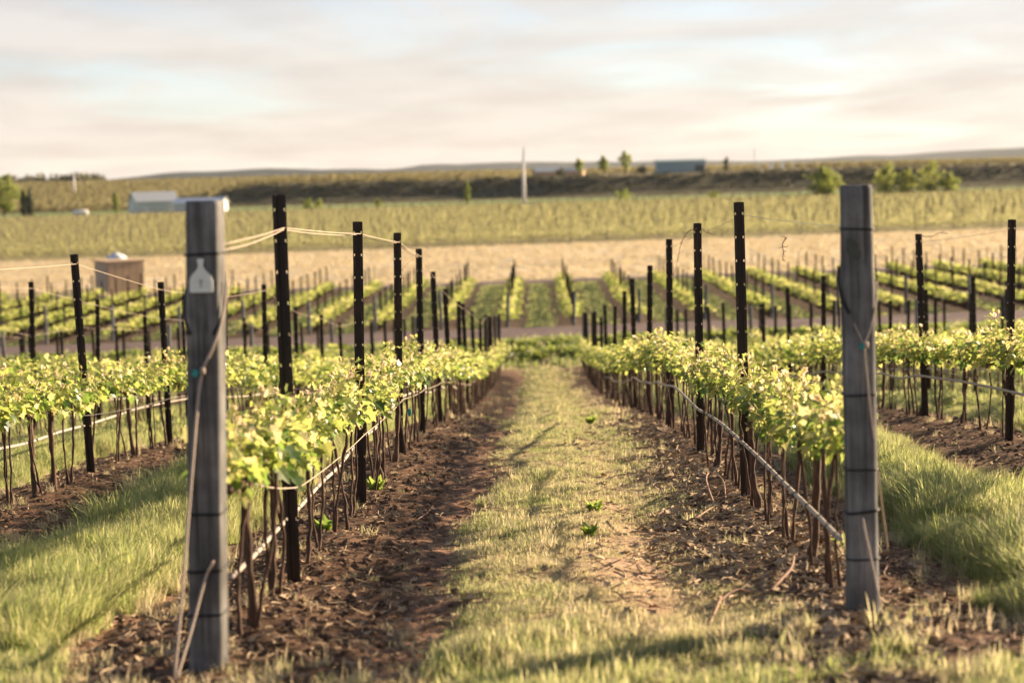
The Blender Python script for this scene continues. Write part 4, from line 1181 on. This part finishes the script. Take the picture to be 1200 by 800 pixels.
# dark tree belt on the skyline
x = np.concatenate([rng.uniform(-350, -288, 90), rng.uniform(-306, -292, 26)]); y = rng.uniform(1290, 1330, len(x)); n = len(x)
tag(scatter('treeline', np.stack([x, y, Hs(x, y) - 1], 1), np.stack([np.zeros(n), np.zeros(n), rng.uniform(0, 6.28, n)], 1), np.stack([rng.uniform(3.5, 5.5, n)] * 2 + [rng.uniform(6, 12, n)], 1), rng.integers(0, 4, n), SB), 'dark belt of trees on the skyline behind the yellow-green tree', 'treeline')

# ------------------------------------------------------------------ trees and bushes
def tree(px, py_base, d, h, w, label, mat='tree', crown0=.22, n=1500, leafsize=.30, columnar=False, group=None, name='tree', lobes=9, gaps=1.0):
    p = U(px, py_base, d); z = float(Hs(p.x, d))
    root = empty(name, (p.x, d, z)); tag(root, label, 'bush' if name == 'bush' else 'tree', group)
    tb = MB(); tr = max(.08, h * .022)
    tb.tube([(0, 0, -.3), (.03 * h * rnd.uniform(-1, 1), .02 * h, h * .35), (0, 0, h * .75)], [tr * 1.3, tr, tr * .35], 7)
    L_ = []
    for k in range(lobes):
        t = crown0 + (1 - crown0) * (k + .5) / lobes
        if columnar: rr = w / 2 * math.sin(math.pi * min(1, (t - crown0) / (1 - crown0) * .85 + .12)) ** .6
        else: rr = w / 2 * math.sin(math.pi * min(1, .12 + .8 * (t - crown0) / (1 - crown0)))
        a = k * 2.4 + rnd.uniform(-.4, .4); off = rr * (.15 if columnar else .5)
        c = Vector((math.cos(a) * off, math.sin(a) * off, h * t)); L_.append((c, max(.25, rr * rnd.uniform(.5, .75)), h * (1 - crown0) / lobes * (1.5 if not columnar else 1.3)))
        tb.tube([(0, 0, h * max(.12, t - .22)), (c * .5) + Vector((0, 0, h * max(.06, t - .12) * .5)), c], [tr * .5, tr * .35, tr * .12], 5)
    link('trunk', tb.mesh('trunk', M['bark'], True), root)
    mb = MB()
    for k in range(n):
        c, rr, rz = rnd.choice(L_); v = rv().normalized() * rnd.random() ** .45
        q = c + Vector((v.x * rr, v.y * rr, v.z * rz))
        if q.z < h * crown0 * .5: q.z = h * crown0 * .5 + rnd.random() * .3
        leaf(mb, q, rv(), v + Vector((0, 0, .6)) + rv(.5), leafsize * rnd.uniform(.6, 1.4), rnd.random(), True)
    tag(link('crown', mb.mesh('crown', M[mat]), root), kind='stuff')
    return root
tree(5, 251, 520, 10.4, 11.5, 'tall rounded yellow-green tree beside the dark conifers', n=3600, leafsize=.42)
tree(28, 250, 515, 6.6, 3.0, 'dark pointed conifer crowding the yellow-green tree', 'conifer', .05, 1500, .34, True, 'dark conifers', lobes=7)
tree(35, 250, 512, 6.7, 3.2, 'dark blunt conifer facing the white tank', 'conifer', .05, 1500, .34, True, 'dark conifers', lobes=7)
tree(136, 252, 480, 5.8, 2.4, 'slender pale green tree at the corner of the grey barn', n=900, leafsize=.3, columnar=True)
tree(548, 238, 540, 5.9, 2.4, 'lone slender yellow-green poplar in front of the dark bank', n=1000, leafsize=.3, columnar=True, crown0=.1)
for (px, py, h, w, lab) in ((361, 246, 3.0, 3.2, 'rounded pale shrub in the green strip, larger of a pair'), (374, 247, 2.6, 2.6, 'small pale shrub touching a larger one in the green strip'), (443, 244, 2.4, 2.2, 'little pale shrub alone at the edge of the green strip'),
                       (731, 238, 2.9, 5.0, 'broad low green shrub at the edge of the valley vines'), (836, 233, 2.0, 4.0, 'low dull shrub in the green strip below the blue shed')):
    tree(px, py, 458, h, w, lab, n=500, leafsize=.28, crown0=.08, name='bush', lobes=6, group='shrubs in the green strip')
tree(968, 233, 440, 6.6, 9.8, 'big dense rounded green bush rising over the knotty post', n=2600, leafsize=.42, crown0=.06, lobes=13, name='bush')
for (px, w, h, lab) in ((1039, 6.8, 6.9, 'rounded leafy bush, first of the four-bush clump past the knotty post'), (1062, 6.0, 5.8, 'shortest bush, second in the four-bush clump past the knotty post'), (1090, 8.4, 7.0, 'tallest bush of the four-bush clump past the knotty post'), (1112, 5.4, 4.8, 'end bush of the four-bush clump, thinnest and yellowest')):
    tree(px, 230.5, 440, h, w, lab, n=1300, leafsize=.4, crown0=.06, lobes=9, name='bush', group='bush clump past the knotty post')
for (px, pt, h, w, lab) in ((679, 201, 5.6, 4.0, 'small sparse tree on the bank top, shortest of three'), (707, 199, 6.2, 4.2, 'thin-crowned tree on the bank top, middle of three'), (733, 198, 7.8, 5.2, 'tallest of the three trees on the bank top, next to the blue shed')):
    tree(px, pt, 700, h, w, lab, n=900, leafsize=.45, crown0=.32, lobes=8, group='trees on the bank top')
for (px, h, w, lab) in ((657, 2.4, 5, 'low brown-green bush on the bank top'), (752, 2.6, 5, 'dark bush tucked against the end of the blue shed'), (851, 4.6, 3.0, 'thin reddish bush past the dark door of the blue shed')):
    tree(px, 202, 700, h, w, lab, 'sage', .1, 500, .4, lobes=6, name='bush', group='bushes on the bank top')

# ------------------------------------------------------------------ buildings and machines in the valley
def metal(name, col, scale=3): return simple(name, [(0.3, tuple(c * .85 for c in col)), (0.7, tuple(min(1, c * 1.12) for c in col))], scale, .6)
M['barn_wall'] = metal('grey_sheet', (.56, .57, .56)); M['barn_roof'] = metal('roof_sheet', (.36, .39, .42)); M['white_roof'] = metal('white_sheet', (.66, .68, .70))
M['teal_wall'] = metal('teal_sheet', (.24, .33, .36)); M['dark_door'] = metal('dark_door', (.06, .075, .085)); M['white_paint'] = metal('white_paint', (.78, .74, .71))
M['ply'] = simple('plywood', [(0.3, (.36, .25, .155)), (0.7, (.50, .36, .24))], 3, .85, (1, 1, 5)); M['ply2'] = simple('pale_plywood', [(0.3, (.34, .27, .20)), (0.7, (.45, .36, .27))], 3, .85)
M['glass'] = simple('dark_glass', [(0.3, (.03, .035, .04)), (0.7, (.05, .055, .06))], 3, .15)

def gable(name, cx, d, py, L_, Wd, hw, hr, rz, label, wall, roof, door=None, ribs=True, slant=False):
    p = U(cx, py, d); z = float(Hs(p.x, d)) - .1
    root = empty(name, (p.x, d, z), rz); tag(root, label, 'building')
    mb = MB(); x, y = L_ / 2, Wd / 2
    mb.poly([(-x, -y, 0), (x, -y, 0), (x, y, 0), (-x, y, 0), (-x, -y, hw), (x, -y, hw), (x, y, hw), (-x, y, hw), (-x, 0, hr - .05), (x, 0, hr - .05)],
            [(0, 1, 5, 4), (2, 3, 7, 6), (1, 2, 6, 9, 5), (3, 0, 4, 8, 7), (4, 5, 9, 8), (6, 7, 8, 9)])
    link('wall', mb.mesh('wall', wall), root)
    for s in (-1, 1):
        mb = MB(); e = .35; sl = (hr - hw) / y
        a = [(-x - e, s * (y + e), hw - sl * e + .06), (x + e, s * (y + e), hw - sl * e + .06), (x + e, s * .02, hr + .06), (-x - e, s * .02, hr + .06)]
        b = [(q[0], q[1], q[2] + .10) for q in a]
        mb.poly(a + b, [(0, 1, 2, 3), (4, 5, 6, 7), (0, 1, 5, 4), (1, 2, 6, 5), (2, 3, 7, 6), (3, 0, 4, 7)])
        link('roof_panel', mb.mesh('roof_panel', roof), root)
    if ribs:
        n = int(L_ / 1.2)
        for k in range(1, n):
            mb = MB(); mb.box((-x + L_ * k / n, -y - .03, hw / 2), (.08, .05, hw)); link('rib', mb.mesh('rib', wall), root)
    for (side, u, w_, h_, m_) in (door or []):
        mb = MB()
        if side == 'front': mb.box((u, -y - .05, h_ / 2), (w_, .12, h_))
        else: mb.box((-x - .05, u, h_ / 2), (.12, w_, h_))
        link('door', mb.mesh('door', m_), root)
    return root
gable('barn', 180, 497, 250, 10.5, 7.5, 3.4, 5.6, R(27), 'grey sheet-metal barn with gable end and pitched roof', M['barn_wall'], M['barn_roof'], [('end', 0, 2.8, 2.6, M['white_roof']), ('front', -3.0, 1.1, 2.1, M['white_roof'])])
gable('long_shed', 236, 490, 250, 12.0, 6.0, 2.7, 3.9, R(-6), 'long low shed with bright white roof behind the bottle-tagged post', M['barn_wall'], M['white_roof'])
gable('blue_shed', 797, 705, 204, 17.0, 8.0, 4.2, 4.75, R(3), 'long blue-teal shed with dark doorway on the bank top', M['teal_wall'], M['teal_wall'], [('front', 6.3, 3.0, 2.8, M['dark_door'])])
gable('farmhouse', 640, 745, 203, 9.0, 7.0, 2.0, 3.4, R(10), 'tiny farmhouse with reddish walls on the bank top by the wind machine', M['ply'], M['barn_roof'], ribs=False)
gable('farmhouse', 672, 760, 201.5, 8.0, 6.0, 2.0, 3.0, R(-8), 'tiny grey-roofed house beneath the shortest bank-top tree', M['ply'], M['barn_roof'], ribs=False)

# plywood pump hut in the tan field with a pale water tank behind it
p = U(141, 344, 119.6); hx, hz = p.x, gz(p.x, 119.6)
root = empty('pump_hut', (hx, 119.6, hz), R(36), .93); tag(root, 'boxy brown plywood hut standing in the tan field', 'hut')
mb = MB(); mb.box((0, 0, 1.0), (2.5, 2.0, 2.05)); link('wall', mb.mesh('wall', M['ply']), root)
for k in range(5):
    mb = MB(); mb.box((-1.0 + .5 * k, -1.02, 1.0), (.46, .05, 2.0)); link('plank', mb.mesh('plank', M['ply']), root)
mb = MB(); mb.box((-1.275, 0, 1.0), (.05, 1.96, 2.0)); link('side_panel', mb.mesh('side_panel', M['ply2']), root)
mb = MB(); mb.box((0, 0, 2.08), (2.7, 2.2, .09), Matrix.Rotation(.03, 3, 'X')); link('roof', mb.mesh('roof', M['ply']), root)
p = U(138, 338, 123.5); root = empty('water_tank', (p.x, 123.5, gz(p.x, 123.5)), 0, .93); tag(root, 'pale domed water tank peeking over the plywood hut', 'tank')
mb = MB(); prof = [(0.0, 0), (.70, 0), (.72, .1), (.72, 1.95), (.66, 2.15), (.48, 2.32), (.2, 2.42), (0.0, 2.44)]
for (r_, z_) in prof:
    for k in range(20): a = 2 * math.pi * k / 20; mb.v.append((r_ * math.cos(a), r_ * math.sin(a), z_))
for i in range(len(prof) - 1):
    for k in range(20): mb.f.append([i * 20 + k, i * 20 + (k + 1) % 20, (i + 1) * 20 + (k + 1) % 20, (i + 1) * 20 + k]); mb.a.append(0)
link('shell', mb.mesh('shell', M['white_roof'], True), root)
mb = MB(); mb.tube([(0, 0, 2.4), (0, 0, 2.5)], .16, 12); link('lid', mb.mesh('lid', M['white_roof']), root)

def wind_machine(px, py, d, h, label, rot, w=.42):
    p = U(px, py, d); z = float(Hs(p.x, d))
    root = empty('wind_machine', (p.x, d, z)); tag(root, label, 'wind machine', 'frost wind machines')
    mb = MB(); mb.tube([(0, 0, -.2), (0, 0, h * .5), (0, 0, h)], [w, w * .85, w * .6], 14); link('tower', mb.mesh('tower', M['white_paint'], True), root)
    mb = MB(); mb.box((0, 0, h + .2), (.5, 1.1, .5)); hub = link('gearbox', mb.mesh('gearbox', M['white_paint']), root)
    for s in (-1, 1):
        mb = MB(); t = Matrix.Rotation(rot, 3, 'Y')
        P = [Vector((-.12, -.62, 0)), Vector((.12, -.58, 0)), Vector((.2, -.58, 1.2)), Vector((.1, -.6, 2.7)), Vector((-.06, -.62, 2.7)), Vector((-.16, -.63, 1.2))]
        P = [t @ Vector((q.x, 0, q.z * s)) + Vector((0, q.y, h + .2)) for q in P]; P += [q + Vector((0, -.05, 0)) for q in P]
        mb.poly(P, [(0, 1, 2, 3, 4, 5), (11, 10, 9, 8, 7, 6)] + [(k, (k + 1) % 6, 6 + (k + 1) % 6, 6 + k) for k in range(6)])
        link('blade', mb.mesh('blade', M['white_paint']), root)
    mb = MB(); mb.box((1.6, -.2, .5), (2.0, 1.0, 1.0)); mb.box((1.9, -.2, 1.08), (1.2, .8, .2)); link('engine_box', mb.mesh('engine_box', M['barn_roof']), root)
    mb = MB(); mb.tube([(2.7, 0, .45), (3.7, 0, .45)], .42, 12); link('fuel_tank', mb.mesh('fuel_tank', M['white_roof'], True), root)
wind_machine(614.5, 243, 417, 9.9, 'tall white wind machine tower standing over the valley vines', R(4))
wind_machine(87, 222.5, 860, 9.6, 'small pinkish wind machine on the skyline above the barn', R(70), .5)
# thin mast on the skyline
p = U(884, 197, 900); root = empty('radio_mast', (p.x, 900, float(Hs(p.x, 900)))); tag(root, 'faint thin mast on the skyline past the blue shed', 'mast')
mb = MB(); mb.tube([(0, 0, -1), (0, 0, 10)], [.22, .12], 6); link('pole', mb.mesh('pole', M['barn_roof']), root)
mb = MB(); mb.box((0, 0, 9.0), (1.2, .1, .1)); link('crossarm', mb.mesh('crossarm', M['barn_roof']), root)
# white tank trailer by the conifers
p = U(95, 254, 470); root = empty('tank_trailer', (p.x, 470, float(Hs(p.x, 470))), R(5)); tag(root, 'small white tank trailer parked between the conifers and the barn', 'trailer')
mb = MB(); mb.tube([(-1.9, 0, 1.15), (-1.7, 0, 1.15), (1.5, 0, 1.15), (1.7, 0, 1.15)], [.35, .75, .75, .35], 14); link('tank', mb.mesh('tank', M['white_paint'], True), root)
mb = MB(); mb.box((0, 0, .42), (4.2, 1.3, .14)); link('chassis', mb.mesh('chassis', M['dark_door']), root)
for s in (-1, 1):
    mb = MB(); mb.tube([(.3, s * .62, .35), (.3, s * .82, .35)], .36, 14); link('wheel', mb.mesh('wheel', M['black']), root)

# ------------------------------------------------------------------ the evening air
mb = MB(); mb.box((0, 4900, 65), (36000, 10400, 190))
hm = bpy.data.materials.new('haze'); hm.use_nodes = True; hm.node_tree.nodes.clear()
ho, hv = hm.node_tree.nodes.new('ShaderNodeOutputMaterial'), hm.node_tree.nodes.new('ShaderNodeVolumePrincipled')
hv.inputs['Color'].default_value = (0.80, 0.86, 0.93, 1); hv.inputs['Density'].default_value = 2.2e-5; hv.inputs['Anisotropy'].default_value = 0.2
hm.node_tree.links.new(hv.outputs[0], ho.inputs['Volume'])
tag(link('haze', mb.mesh('haze', hm)), 'thin evening haze over the valley', 'haze', kind='stuff')
